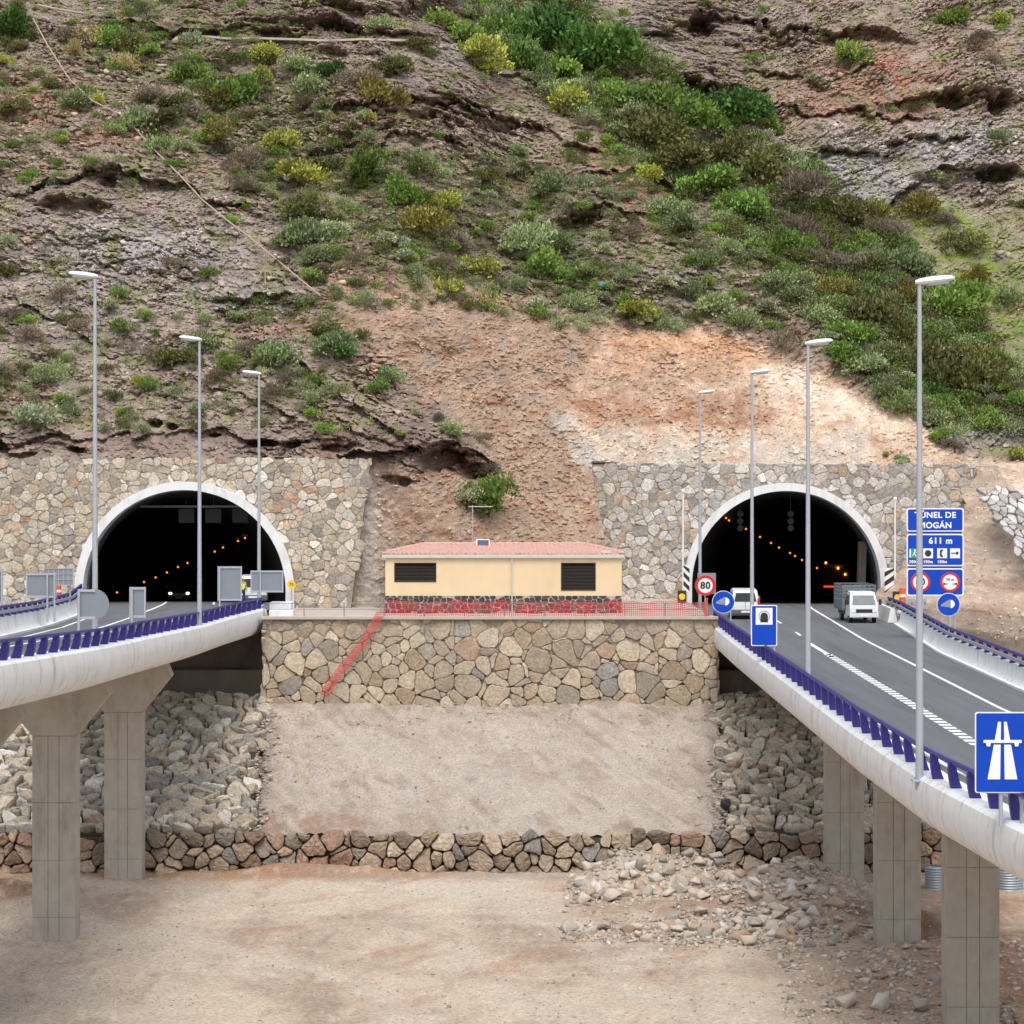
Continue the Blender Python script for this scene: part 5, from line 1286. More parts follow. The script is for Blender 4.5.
t = empty('round_plate', (x, y, -7.9), label='small yellow disc on the right foot of the left arch', cat='plate'); m = MB(); m.prism(circ(x, z, .26, 24), y - .05, y); f = m.build('disc', M_YEL, t); text_mesh('lettering', '75', .26, M_SBLACK, f, x, y - .055, z, .004)
m = MB(); m.cyl((x, y+.04, -7.95), (x, y+.04, z), .03, .03, 8); m.build('post', M_GALV, t)

# tunnel ceiling lights, signal boxes
M_AMBER = mat_plain('amber_lamp', (1.0, .25, .03), .4, var=0, emit=1.3)
def amber(px, py, D, label, grp, dim=1):
    x, y, z = at(px, py, D); r = .13
    t = empty('tunnel_light', (x, y, z), label=label, cat='tunnel light', group=grp)
    m = MB(); m.bbox(x - .22, x + .22, y, y + .3, z + r*.6, z + r*.6 + .2, .03); m.build('housing', M_BLACK, t)
    m = MB(); bm = bmesh.new(); bmesh.ops.create_icosphere(bm, subdivisions=2, radius=.62 * r * D / 190)
    for v in bm.verts: v.co += Vector((x, y, z))
    m.addbm(bm); bm.free(); m.build('bulb', M_AMBER, t)
LT = [(265.6, 529, 153), (245, 538, 158), (238, 541, 163), (223, 547.5, 172), (214.7, 551.6, 179), (187.5, 563, 206), (178, 567, 214), (167, 572.5, 228), (155.6, 577.5, 244), (144, 582, 255), (117, 592.5, 277)]
RT = [(726, 518, 166), (729, 520.5, 169), (746, 529, 178), (752.5, 532, 184), (760, 537, 192), (771, 543, 206), (779, 547.6, 216), (790, 553, 230), (795, 556, 240), (802, 560, 252), (817, 568, 280)]
NUM = ['nearest', 'second', 'third', 'fourth', 'fifth', 'sixth', 'seventh', 'eighth', 'ninth', 'tenth', 'farthest']
for i, (a, b, c) in enumerate(LT): amber(a, b, c, '%s amber light in the row receding in the left tunnel' % NUM[i], 'amber lights in the left tunnel')
for i, (a, b, c) in enumerate(RT): amber(a, b, c, '%s amber light in the row receding in the right tunnel' % NUM[i], 'amber lights in the right tunnel')
s = 15.6; y = F/s
m = MB(); m.box(px2(140, s), px2(268, s), y, y + .12, pz2(507.5, s), pz2(505.5, s)); g = m.build('gantry_beam', M_GALV2, loc=(px2(204, s), y, pz2(506.5, s))); tag(g, 'thin steel beam across the top of the left tunnel', 'gantry beam')
M_DPAN = mat_plain('dark_signal_back', lin(58, 62, 68), .6, var=.1)
for i, px in enumerate((186, 213, 240)):
    t = empty('lane_signal', (px2(px, s), y, pz2(508, s)), label='dark lane signal box hanging in the left tunnel, ' + ('left of the three', 'middle of the three', 'right of the three')[i], cat='lane signal', group='lane signals in the left tunnel')
    m = MB(); m.bbox(px2(px - 8, s), px2(px + 8, s), y + .14, y + .34, pz2(523, s), pz2(508.5, s), .03); m.build('box', M_DPAN, t)
    m = MB(); m.box(px2(px, s) - .03, px2(px, s) + .03, y + .14, y + .2, pz2(508.4, s), pz2(496 + abs(i-1)*3, s)); m.build('hanger', M_DPAN, t)
s = 14.6; y = F/s
for i, px in enumerate((740, 790.5)):
    t = empty('hanging_signal', (px2(px, s), y, pz2(495, s)), label='dark signal hanging in the right tunnel, ' + ('left of the two', 'right of the two')[i], cat='tunnel signal')
    m = MB(); m.cyl((px2(px, s), y, pz2(494, s)), (px2(px, s), y, pz2(512, s)), .04, .04, 8); m.build('hanger', M_DPAN, t)
    for z in (514, 521, 528): m = MB(); m.cyl((px2(px, s), y - .15, pz2(z, s)), (px2(px, s), y + .1, pz2(z, s)), .22, .2, 14); m.build('lamp_housing', M_DPAN, t)
# lit inner face of the right arch, imitated by an upright strip
m = MB(); x0 = 24.05
m.add([(x0, 163.5, -8.4), (x0, 164.3, -8.4), (x0 + .12, 164.3, -4.2), (x0 + .12, 163.5, -4.2), (x0 - .5, 163.5, -8.4), (x0 - .5, 164.3, -8.4), (x0 - .38, 164.3, -4.2), (x0 - .38, 163.5, -4.2)], [(0,1,2,3), (7,6,5,4), (0,4,5,1), (3,2,6,7), (0,3,7,4), (1,5,6,2)])
o = m.build('lit_reveal_strip', M_CONC, loc=(x0, 166, -8.4)); tag(o, 'grey upright strip standing in for the lit inner face of the right tunnel', 'lit_reveal')

# ================================================================ the small building
M_CREAM = mat_plain('cream_render', lin(240, 215, 176), .85, var=.04, vscale=.8, bump=.05, stain=(lin(214, 184, 138), .6, (1, 1, .3), .3))
M_TRIM = mat_plain('white_trim', lin(214, 210, 204), .7, var=.05)
def mat_tiles():
    m, nt, p = new_mat('roof_tiles'); tc = N(nt, 'ShaderNodeTexCoord'); w = N(nt, 'ShaderNodeTexWave'); w.inputs['Scale'].default_value = 1
    n = noise_tex(nt, 5); rgb = N(nt, 'ShaderNodeRGB'); rgb.outputs[0].default_value = (*lin(208, 160, 148), 1)
    s = mulval(nt, rgb.outputs[0], n.outputs[0], .82, 1.2); nt.links.new(s, p.inputs['Base Color']); p.inputs['Roughness'].default_value = .85
    return m
M_TILE = mat_tiles()
BY = 143.2; s = F / BY; bx0, bx1 = px2(385.3, s), px2(621.7, s); bz0, bze = PZ, pz2(557.5, s)
zp = pz2(595.8, s); BD = 5.4
t = empty('small_building', ((bx0+bx1)/2, BY, PZ), label='long cream building with a pink tiled roof between the tunnels', cat='building')
# walls with window openings, built as strips round each opening
W1 = (px2(394.3, s), px2(436.3, s), pz2(582, s), pz2(562.7, s)); W2 = (px2(561, s), px2(595.7, s), pz2(590.6, s), pz2(562.7, s))
m = MB(); th = .25
xs_ = [bx0, W1[0], W1[1], W2[0], W2[1], bx1]
for i in range(5):
    a, b = xs_[i], xs_[i+1]
    if i in (1, 3):
        w_ = W1 if i == 1 else W2
        m.box(a, b, BY, BY + th, zp, w_[2]); m.box(a, b, BY, BY + th, w_[3], bze)
    else: m.box(a, b, BY, BY + th, zp, bze)
m.box(bx0, bx0 + th, BY + th, BY + BD, zp, bze); m.box(bx1 - th, bx1, BY + th, BY + BD, zp, bze); m.box(bx0 + th, bx1 - th, BY + BD - th, BY + BD, zp, bze)
m.build('wall', M_CREAM, t)
m = MB(); add_stones(m, stone_cells(bx0, bx1, bz0, zp, .36, 1.1, .045, 61), lambda x, y, n: (x, BY - .02 - n, y), .05, PAL_DARK, 61)
m.box(bx0 - .0, bx1, BY - .02, BY + BD, bz0, zp - .004, 0, lin(196, 190, 182)); m.build('plinth', M_STONE, t)
M_LOUV = mat_plain('dark_louvre', lin(46, 38, 34), .6, var=.1)
for w_ in (W1, W2):
    m = MB(); a, b, c, d = w_; f = .07
    m.box(a, b, BY - .03, BY + .1, c, c + f); m.box(a, b, BY - .03, BY + .1, d - f, d); m.box(a, a + f, BY - .03, BY + .1, c + f, d - f); m.box(b - f, b, BY - .03, BY + .1, c + f, d - f)
    fr = m.build('window', M_LOUV, t)
    m = MB(); k = int((d - c) / .09)
    for i in range(k):
        z = c + f + (d - c - 2*f) * i / k
        m.add([(a + f, BY + .02, z), (b - f, BY + .02, z), (b - f, BY + .10, z + .075), (a + f, BY + .10, z + .075)], [(0, 1, 2, 3)])
    m.box(a + f, b - f, BY + .12, BY + .16, c + f, d - f)
    m.build('louvre', M_LOUV, fr)
# hipped roof of pantiles
ov = .18; rx0, rx1, ry0, ry1 = bx0 - ov, bx1 + ov, BY - ov, BY + BD + ov; zr0 = pz2(554.5, F/ry0); rym = (ry0+ry1)/2; rid = zr0 + .52; hx = (ry1 - ry0)/2 * .82
m = MB()
def tile_side(P0, P1, Q0, Q1, mb, pitch=.27):       # eave P0-P1, ridge Q0-Q1
    P0, P1, Q0, Q1 = map(Vector, (P0, P1, Q0, Q1)); e = (P1 - P0).normalized(); L_ = (P1 - P0).length
    nrm = e.cross((Q0 - P0)).normalized(); nrm = nrm if nrm.z > 0 else -nrm
    n = int(L_ / pitch) * 6; ql, qr = (Q0 - P0).dot(e), (Q1 - P0).dot(e); up = (Q0 - P0) - ql * e
    vs, fs = [], []
    rows = 9
    for i in range(n + 1):
        u = L_ * i / n; vmax = 1.0
        if u < ql: vmax = u / ql
        if u > qr: vmax = (L_ - u) / (L_ - qr)
        h = .05 * abs(math.sin(math.pi * u / pitch)) 
        for j in range(rows + 1):
            v = vmax * j / rows; vs.append(tuple(P0 + e*u + up*v + nrm*(h + .02)))
    for i in range(n):
        for j in range(rows): a = i*(rows+1) + j; fs.append((a, a + rows + 1, a + rows + 2, a + 1))
    mb.add(vs, fs)
A, B, C_, D_ = (rx0, ry0, zr0), (rx1, ry0, zr0), (rx1, ry1, zr0), (rx0, ry1, zr0); R0, R1 = (rx0 + hx, rym, rid), (rx1 - hx, rym, rid)
tile_side(A, B, R0, R1, m); tile_side(B, C_, R1, R1, m); tile_side(C_, D_, R1, R0, m); tile_side(D_, A, R0, R0, m)
rf = m.build('roof', M_TILE, t, smooth='raw')
M_RIDGE = mat_plain('ridge_tiles', lin(216, 176, 162), .8, var=.15, vscale=6)
m = MB()
for a, b in ((R0, R1), (A, R0), (D_, R0), (B, R1), (C_, R1)):
    a, b = Vector(a), Vector(b); k = max(2, int((b-a).length / .4))
    for i in range(k): m.cyl(a + (b-a)*i/k + Vector((0, 0, .06)), a + (b-a)*(i+1.05)/k + Vector((0, 0, .06)), .085, .07, 8)
m.build('ridge_tiles', M_RIDGE, rf)
m = MB(); m.box(rx0, rx1, ry0, ry0 + .06, bze - .02, zr0 + .01); m.box(rx0, rx0 + .06, ry0 + .061, ry1, bze - .02, zr0 + .01); m.box(rx1 - .06, rx1, ry0 + .061, ry1, bze - .02, zr0 + .01); m.box(rx0 + .06, rx1 - .06, ry0 + .06, ry1, bze - .02, bze + .01); m.build('eaves_trim', M_TRIM, t)
m = MB(); x = px2(512, s); m.cyl((x, BY - .1, bz0), (x, BY - .1, bze), .045, .045, 10); m.build('downpipe', M_TRIM, t)
m = MB(); x = px2(606, s); m.bbox(px2(601, s), px2(612, s), BY + .1, BY + .5, zr0 + .02, zr0 + .22, .02); m.build('vent_box', M_TRIM, rf)
# aerial and solar panel on the roof
x, y = px2(471.8, s), BY + 2.9; zt = pz2(505, F/y)
t = empty('antenna', (x, y, rid), label='thin aerial mast with a cross bar on the building roof', cat='antenna')
m = MB(); m.cyl((x, y, rid - .1), (x, y, zt), .035, .03, 8); m.build('mast', M_GALV, t); m = MB(); m.cyl((px2(468.5, F/y), y, zt - .1), (px2(492.5, F/y), y, zt - .1), .03, .03, 8)
for k in range(7): xx = px2(470 + k*3.6, F/y); m.cyl((xx, y - .25, zt - .07), (xx, y + .25, zt - .07), .012, .012, 6)
m.build('boom', M_GALV, t)
x = px2(483, F/(BY+2)); y = BY + 2.2
t = empty('solar_panel', (x, y, rid), label='small framed solar panel standing on the pink roof', cat='solar panel')
m = MB(); m.box(x - .42, x + .42, y, y + .05, rid - .1, rid + .34); m.build('frame', M_WHITE, t); m = MB(); m.box(x - .34, x + .34, y - .012, y - .003, rid - .05, rid + .28); m.build('cells', mat_plain('solar_cells', lin(96, 110, 140), .3, var=.1), t)

# ================================================================ railing and red safety net on the forecourt edge
RY = 135.45
t = empty('railing', (-1.2, RY, -7.7), label='thin grey handrail along the top of the low wall', cat='railing')
m = MB()
for z in (-6.95, -7.3): m.cyl((-14.0, RY, z), (10.9, RY, z), .02, .02, 6)
m.build('rail', M_GALV2, t); pmesh = None
for k in range(12):
    x = -14 + k*2.263
    if pmesh is None: mm = MB(); mm.cyl((0, 0, -.02), (0, 0, .77), .028, .028, 8); po = mm.build('post', M_GALV2, t, local=True); pmesh = po.data
    else: po = bpy.data.objects.new('post', pmesh); COL.objects.link(po); po.parent = t
    po.location = (x + 1.2, 0, .0)
M_NET = mat_plain('red_netting', lin(214, 70, 68), .6, var=.15, vscale=2)
def net(name, label, P, nu, nv, sg):
    """netting woven of thin strips between the two long edges P(u, 0) and P(u, 1)"""
    m = MB()
    for j in range(nv + 1):
        for i in range(nu):
            a, b = Vector(P(i/nu, j/nv)), Vector(P((i+1)/nu, j/nv)); up = (Vector(P(i/nu, 1)) - Vector(P(i/nu, 0))).normalized() * sg
            m.add([a - up, b - up, b + up, a + up], [(0,1,2,3)])
    for i in range(nu + 1):
        a, b = Vector(P(i/nu, 0)), Vector(P(i/nu, 1)); dr = Vector(P(min(1, (i+1)/nu), 0)) - Vector(P(max(0, (i-1)/nu), 0)); dr = dr.normalized() * sg; k = Vector((0, -.006, 0))
        m.add([a - dr + k, a + dr + k, b + dr + k, b - dr + k], [(0,1,2,3)])
    o = m.build(name, M_NET, loc=P(.5, 0)); tag(o, label, 'safety net')
nx = lambda u: -7.15 + u * 18.1
net('safety_net', 'red plastic safety net along the handrail before the cream building', lambda u, v: (nx(u), RY - .08 + .05*math.sin(u*40), -7.72 + v * (.84 + .06*math.sin(u*37) + .04*math.sin(u*91))), 150, 8, .014)
def Pd(u, v):
    x0, z0 = px2(377 + 6*v, 17.75), pz2(612 + 0*v, 17.75); x1, z1 = px2(321 + 7*v, 17.75), pz2(693 + 2*v, 17.75)
    return (x0 + (x1-x0)*u + .1*v + .1*math.sin(u*6), 135.0 - .12*u, z0 + (z1-z0)*u - .1*math.sin(u*math.pi))
net('safety_net', 'red net strip hanging diagonally down the low wall', Pd, 44, 4, .018)
# netting post at right end
m = MB(); m.cyl((11.0, RY - .1, -7.72), (11.0, RY - .1, -6.7), .04, .04, 8); m.box(10.95, 11.05, RY - .15, RY - .05, -6.72, -6.66); o = m.build('net_post', M_ORANGE, loc=(11.0, RY - .1, -7.72)); tag(o, 'red post at the right end of the safety net', 'post')

# ================================================================ vehicles
M_TYRE = mat_plain('tyre_rubber', (.02, .02, .02), .85, var=.1); M_RIM = mat_plain('wheel_rim', (.4, .4, .42), .4, metal=.6, var=.05)
M_WIN = mat_plain('dark_car_glass', (.015, .018, .02), .12, var=0); M_CARW = mat_plain('white_car_paint', (.66, .67, .68), .3, var=.03)
M_CARD = mat_plain('dark_car_paint', (.09, .09, .10), .3, var=.05); M_BUMP = mat_plain('grey_bumper', (.10, .10, .11), .6, var=.05)
M_TAIL = mat_plain('tail_lamp', (.45, .02, .02), .3, var=0); M_HEAD = mat_plain('headlamp_glass', (.75, .76, .74), .15, var=0)
M_HEADON = mat_plain('headlamp_on', (1, .95, .8), .3, var=0, emit=3); M_AMB2 = mat_plain('amber_marker', (1, .34, .05), .3, var=0, emit=3); M_REDGLOW = mat_plain('red_reflector_glow', (.9, .06, .02), .3, var=0, emit=1.0)
M_CAGE = mat_plain('cage_steel', lin(120, 130, 136), .6, var=.15, vscale=3)
def wheel(t, x, y, r=.31, w=.2):
    m = MB(); sx = 1 if x > 0 else -1
    prof = [(r*.62, 0), (r*.95, 0), (r, .03), (r, w - .03), (r*.95, w), (r*.62, w)]; secs = []
    n = 24
    for k in range(n + 1): a = 2*math.pi*k/n; secs.append([(x - sx*q[1], y + q[0]*math.cos(a), r + q[0]*math.sin(a)) for q in prof])
    m.sweep(secs, True, False); wo = m.build('wheel', M_TYRE, t, local=True, smooth='auto')
    m = MB(); m.cyl((x - sx*.03, y, r), (x - sx*.09, y, r), r*.61, r*.61, 20); m.cyl((x - sx*.005, y, r), (x - sx*.03, y, r), r*.16, r*.2, 10); m.build('rim', M_RIM, wo, local=True)
def body(t, prof, hw, mat, name='body'):
    """side outline (y, z) lofted across the width; hw(z) gives the half width, rounded at the flanks"""
    m = MB(); secs = []
    for u in (-1, -.93, -.5, 0, .5, .93, 1):
        k = 1 - .025 * (abs(u) > .95)
        cy = sum(p[0] for p in prof)/len(prof); cz = sum(p[1] for p in prof)/len(prof)
        secs.append([(u * hw(z), cy + (y-cy)*k + 0, cz + (z-cz)*k) for y, z in prof])
    m.sweep(secs); return m.build(name, mat, t, local=True, smooth='auto')
def van(loc, rz, label, paint, lit=False):
    t = empty('van', loc, rz, label=label, cat='van'); hw0 = .86
    hw = lambda z: hw0 - .012 if z < .5 else hw0 if z < 1.0 else hw0 - .16*(z - 1.0)/.8
    P = [(-2.05, .32), (-2.08, .62), (-2.06, .95), (-1.98, 1.55), (-1.85, 1.74), (-1.2, 1.80), (.2, 1.80), (.65, 1.72), (1.25, 1.08), (1.85, .92), (2.05, .75), (2.08, .35), (1.9, .24), (-1.9, .24)]
    b = body(t, P, hw, paint)
    # rear faces -Y, front faces +Y
    m = MB(); m.prism([(-.66, 1.08), (.66, 1.08), (.56, 1.60), (-.56, 1.60)], -2.075, -2.0); 
    v = m.v; m.v = [(x, y + (z - 1.08)*.12 + .005, z) for x, y, z in v]; m.build('rear_window', M_WIN, b, local=True)
    m = MB(); m.prism([(-.68, 1.12), (.68, 1.12), (.58, 1.66), (-.58, 1.66)], 0, .04); m.v = [(x, 1.235 - (z - 1.12)*.93 + y, z) for x, y, z in m.v]; m.build('windscreen', M_WIN, b, local=True)
    for sx in (-1, 1):
        m = MB(); m.prism([(-1.75, 1.12), (.55, 1.12), (.35, 1.58), (-1.7, 1.60)], 0, .03); m.v = [(sx*(hw(z) + .006 - y), x, z) for x, y, z in m.v]; m.build('side_window', M_WIN, b, local=True)
        m = MB(); m.bbox(sx*.80 - .07, sx*.80 + .07, -2.115, -2.03, .82, 1.28, .02); m.build('tail_light', M_TAIL, b, local=True)
        m = MB(); m.bbox(sx*.66 - .12, sx*.66 + .12, 1.98, 2.10, .68, .84, .03); m.build('headlight', M_HEADON if lit else M_HEAD, b, local=True)
        m = MB(); m.bbox(sx*.98 - .09, sx*.98 + .09, .62, .76, 1.08, 1.28, .03); m.box(min(sx*.84, sx*.92), max(sx*.84, sx*.92), .66, .72, 1.12, 1.17); m.build('mirror', M_BUMP, b, local=True)
    m = MB(); m.bbox(-.85, .85, -2.17, -2.05, .32, .60, .04); m.build('bumper', M_BUMP, t, local=True); m = MB(); m.bbox(-.85, .85, 2.05, 2.17, .3, .58, .04); m.build('bumper', M_BUMP, t, local=True)
    m = MB(); m.box(-.26, .26, -2.185, -2.172, .42, .53); m.build('number_plate', M_WHITE, t, local=True)
    m = MB(); m.box(-.26, .26, 2.172, 2.185, .40, .51); m.build('number_plate', M_WHITE, t, local=True)
    m = MB(); m.box(-.012, .012, -2.10, -2.085, .66, 1.05); m.build('door_seam', M_BUMP, b, local=True)
    for sx in (-1, 1):
        for y in (-1.3, 1.3): wheel(t, sx*.80, y)
    return t
D = F/16.6; van(((746.5-512)/16.6, D + 2, -8.4), rad(-2), 'white van seen from behind, driving into the right tunnel', M_CARW)
D = F/12.9; van(((178.5-512)/12.9, D, zl(D) + .02), rad(180 + 9), 'dark van with its headlights on inside the left tunnel', M_CARD, True)
D = F/15.9; van(((254-512)/15.9, D, zl(D)), rad(4), 'white van half hidden behind the wide sign back in the left tunnel mouth', M_CARW)
def light_truck(loc, rz, label):
    t = empty('pickup_truck', loc, rz, label=label, cat='truck')      # front faces -Y
    hw = lambda z: .90 if z < 1.15 else .90 - .14*(z - 1.15)/.8
    P = [(-1.02, .42), (-1.06, .75), (-1.04, 1.12), (-.62, 1.82), (-.45, 1.95), (.55, 1.97), (.62, 1.85), (.62, .42)]
    b = body(t, P, hw, M_CARW, 'cab')
    m = MB(); m.prism([(-.74, 1.17), (.74, 1.17), (.66, 1.74), (-.66, 1.74)], 0, .04); m.v = [(x, -1.045 + (z - 1.15)*.60 - .02 + y, z) for x, y, z in m.v]; m.build('windscreen', mat_plain('windscreen_glass', (.10, .115, .13), .25, var=.2, spec=.2), b, local=True)
    m = MB(); m.box(-.72, .72, -1.085, -1.055, .66, .88); m.build('grille', M_BLACK, b, local=True)
    for sx in (-1, 1):
        m = MB(); m.bbox(sx*.66 - .14, sx*.66 + .14, -1.11, -1.06, .67, .87, .02); m.build('headlight', M_HEAD, b, local=True)
        m = MB(); m.prism([(-.72, 1.15), (.45, 1.15), (.45, 1.72), (-.40, 1.72)], 0, .03); m.v = [(sx*(hw(z) + .006 - y), x, z) for x, y, z in m.v]; m.build('side_window', M_WIN, b, local=True)
        m = MB(); m.bbox(sx*1.08 - .09, sx*1.08 + .09, -.80, -.72, 1.15, 1.5, .02); m.box(min(sx*.88, sx*1.02), max(sx*.88, sx*1.02), -.78, -.75, 1.3, 1.34); m.build('mirror', M_BLACK, b, local=True)
    m = MB(); m.bbox(-.92, .92, -1.22, -1.02, .36, .60, .03); bu = m.build('bumper', M_CARW, t, local=True); m = MB(); m.box(-.26, .26, -1.235, -1.222, .42, .53); m.build('number_plate', M_WHITE, bu, local=True)
    m = MB(); m.box(-.86, .86, -.2, 3.5, .45, .66); m.build('chassis', M_BLACK, t, local=True)
    m = MB(); m.box(-1.05, 1.05, .72, 3.85, .72, .82); bed = m.build('cargo_bed', M_CAGE, t, local=True)
    for nm, bx in (('side_panel', (-1.08, -1.04, .72, 3.85)), ('side_panel', (1.04, 1.08, .72, 3.85)), ('front_panel', (-1.04, 1.04, .70, .74)), ('rear_panel', (-1.04, 1.04, 3.83, 3.87))):
        m = MB(); x0, x1, y0, y1 = bx; m.box(x0, x1, y0, y1, .82, 1.35)
        m.box(x0, x1, y0, y1, 2.28, 2.34)
        if x1 - x0 < .5:
            for k in range(9): yy = y0 + (y1-y0-.06)*k/8; m.box(x0, x1, yy, yy + .06, 1.35, 2.28)
            for z in (1.58, 1.81, 2.04): m.box(x0 + .01, x1 - .01, y0, y1, z, z + .1)
        else:
            for k in range(7): xx = x0 + (x1-x0-.05)*k/6; m.box(xx, xx + .05, y0, y1, 1.35, 2.28)
            for z in (1.58, 1.81, 2.04): m.box(x0, x1, y0 + .01, y1 - .01, z, z + .1)
        m.build(nm, M_CAGE, bed, local=True)
    for sx in (-1, 1):
        for y in (-.35, 2.7): wheel(t, sx*.86, y, .33)
    return t
D = F/17.0; _tr = light_truck(((862.5-512)/17.0, D + .6, -8.4), rad(2), 'small white truck with a grey caged bed, parked by the right barrier')
_tr.scale = (.93, .93, .93)
def lorry(loc, rz, label):
    t = empty('lorry', loc, rz, label=label, cat='lorry')             # rear faces -Y
    M_D = mat_plain('dark_lorry_paint', (.12, .10, .09), .6, var=.2)
    m = MB(); m.bbox(-1.22, 1.22, -3.2, 2.2, 1.1, 3.4, .05); bx = m.build('cargo_box', M_D, t, local=True)
    m = MB(); m.bbox(-1.15, 1.15, 2.35, 4.3, .7, 3.1, .15); m.build('cab', M_D, t, local=True)
    m = MB(); m.box(-1.1, 1.1, -3.1, 4.0, .6, .95); m.build('chassis', M_BLACK, t, local=True)
    m = MB(); m.box(-1.1, 1.1, -3.26, -3.21, 1.25, 1.40); m.build('reflector_strip', M_REDGLOW, bx, local=True)  # reflector given a glow of its own in place of thrown-back light
    m = MB(); m.box(-.55, .75, -3.26, -3.21, 3.05, 3.3); m.build('marker_board', M_WHITE, bx, local=True)
    for x, z in ((-.9, 3.5), (.85, 2.45), (.2, 3.0)):
        m = MB(); m.bbox(x-.09, x+.09, -3.35, -3.27, z-.09, z+.09, .02); m.build('marker_light', M_AMB2, bx, local=True)
    m = MB(); m.bbox(-1.2, 1.2, -3.3, -3.15, .45, .68, .03); m.build('bumper', M_BUMP, t, local=True)
    for sx in (-1, 1):
        for y in (-2.2, -1.1, 3.2): wheel(t, sx*1.18, y, .48, .32)
D = 222; lorry(((836-512)*D/F, D, zr(D) + .01), rad(-8), 'dark lorry with amber marker lights inside the right tunnel')

# ================================================================ a worker
def person():
    y = F/16.4; x = (242.2-512)/16.4; z = zl(y)
    M_SKIN = mat_plain('skin', lin(196, 150, 124), .6, var=.03); M_TROU = mat_plain('dark_trousers', lin(50, 54, 70), .9, var=.1); M_VEST = mat_plain('yellow_vest', (.62, .78, .06), .6, var=.05); M_HELM = mat_plain('white_helmet', (.75, .75, .74), .4, var=.02)
    t = empty('person', (x, y, z), rad(15), label='worker in a yellow-green safety vest standing beside the white van', cat='person')
    J = {'pel': (0,0,.98,.15), 'sp': (0,0,1.18,.145), 'ch': (0,0,1.38,.16), 'nk': (0,0,1.50,.06), 'hd': (0,-.01,1.60,.085), 'ht': (0,0,1.70,.09),
         'hl': (.1,0,.94,.095), 'kl': (.12,-.03,.52,.062), 'al': (.13,.02,.09,.042), 'fl': (.14,-.15,.04,.04), 'hr': (-.1,0,.94,.095), 'kr': (-.13,-.02,.52,.062), 'ar': (-.15,.03,.09,.042), 'fr': (-.17,-.14,.04,.04),
         'sl': (.19,0,1.42,.062), 'el': (.27,.03,1.14,.045), 'wl': (.27,-.12,.92,.032), 'hnl': (.27,-.18,.86,.032), 'sr': (-.19,0,1.42,.062), 'er': (-.28,.04,1.15,.045), 'wr': (-.26,-.14,.97,.032), 'hnr': (-.25,-.2,.92,.032)}
    E = [('pel','sp'),('sp','ch'),('ch','nk'),('nk','hd'),('hd','ht'),('pel','hl'),('hl','kl'),('kl','al'),('al','fl'),('pel','hr'),('hr','kr'),('kr','ar'),('ar','fr'),('ch','sl'),('sl','el'),('el','wl'),('wl','hnl'),('ch','sr'),('sr','er'),('er','wr'),('wr','hnr')]
    def grow(names, mat, nm, grow_=1.0, lo=None):
        ns = list(names); me = bpy.data.meshes.new(nm); me.from_pydata([J[k][:3] for k in ns], [(ns.index(a), ns.index(b)) for a, b in E if a in ns and b in ns], [])
        o = bpy.data.objects.new(nm, me); COL.objects.link(o); sk = o.modifiers.new('skin', 'SKIN'); sb = o.modifiers.new('sub', 'SUBSURF'); sb.levels = 2
        for i, k in enumerate(ns): me.skin_vertices[0].data[i].radius = (J[k][3]*grow_,)*2; me.skin_vertices[0].data[i].use_root = (i == 0)
        bpy.context.view_layer.update(); m2 = bpy.data.meshes.new_from_object(o.evaluated_get(bpy.context.evaluated_depsgraph_get())); bpy.data.objects.remove(o)
        m2.materials.clear(); m2.materials.append(mat); q = bpy.data.objects.new(nm, m2); COL.objects.link(q); q.parent = t; return q
    bd = grow(J.keys(), M_SKIN, 'body'); grow(['pel', 'hl', 'kl', 'al', 'hr', 'kr', 'ar'], M_TROU, 'trousers', 1.16); grow(['sp', 'pel', 'ch', 'sl', 'sr'], M_VEST, 'vest', 1.2)
    m = MB(); m.cyl((0, -.005, 1.68), (0, 0, 1.76), .125, .10, 16); m.cyl((0, 0, 1.76), (0, 0, 1.80), .10, .04, 16); m.cyl((0, -.02, 1.665), (0, -.02, 1.68), .15, .14, 16); m.build('helmet', M_HELM, t, local=True)
    for sx in (-1, 1):
        m = MB(); m.cyl((sx*.032, -.098, 1.635), (sx*.032, -.09, 1.635), .011, .011, 8); m.build('eye', M_SBLACK, bd, local=True)
    m = MB(); m.add([(-.014, -.092, 1.605), (.014, -.092, 1.605), (0, -.122, 1.61), (0, -.094, 1.64)], [(0,1,2), (0,2,3), (1,3,2)]); m.build('nose', M_SKIN, bd, local=True)
person()

# ================================================================ odds and ends
M_PIPE = mat_plain('pale_pipe', lin(186, 166, 150), .8, var=.12, vscale=1)
pts = [on_hill(x, y) + Vector((0, -1.0, .05)) for x, y in ((36, 22), (50, 48), (72, 82), (95, 104), (124, 118), (140, 134), (160, 156), (182, 178), (204, 202), (228, 222), (252, 240), (276, 260), (300, 280), (322, 298))]
m = MB(); m.tube(pts, .055, 8); o = m.build('pipe', M_PIPE, loc=pts[-1]); tag(o, 'long thin pale pipe running down the upper left slope', 'pipe')
pts = [on_hill(x, y) + Vector((0, -.5, .1)) for x, y in ((196, 38), (230, 40), (262, 40), (300, 41), (330, 42), (362, 41), (400, 42), (424, 42))]
m = MB()
for a, b in zip(pts, pts[1:]): m.add([(a.x, a.y, a.z), (b.x, b.y, b.z), (b.x, b.y + .9, b.z), (a.x, a.y + .9, a.z), (a.x, a.y, a.z - .16), (b.x, b.y, b.z - .16), (b.x, b.y + .9, b.z - .16), (a.x, a.y + .9, a.z - .16)], [(0,1,2,3), (4,7,6,5), (0,4,5,1), (2,6,7,3), (0,3,7,4), (1,5,6,2)])
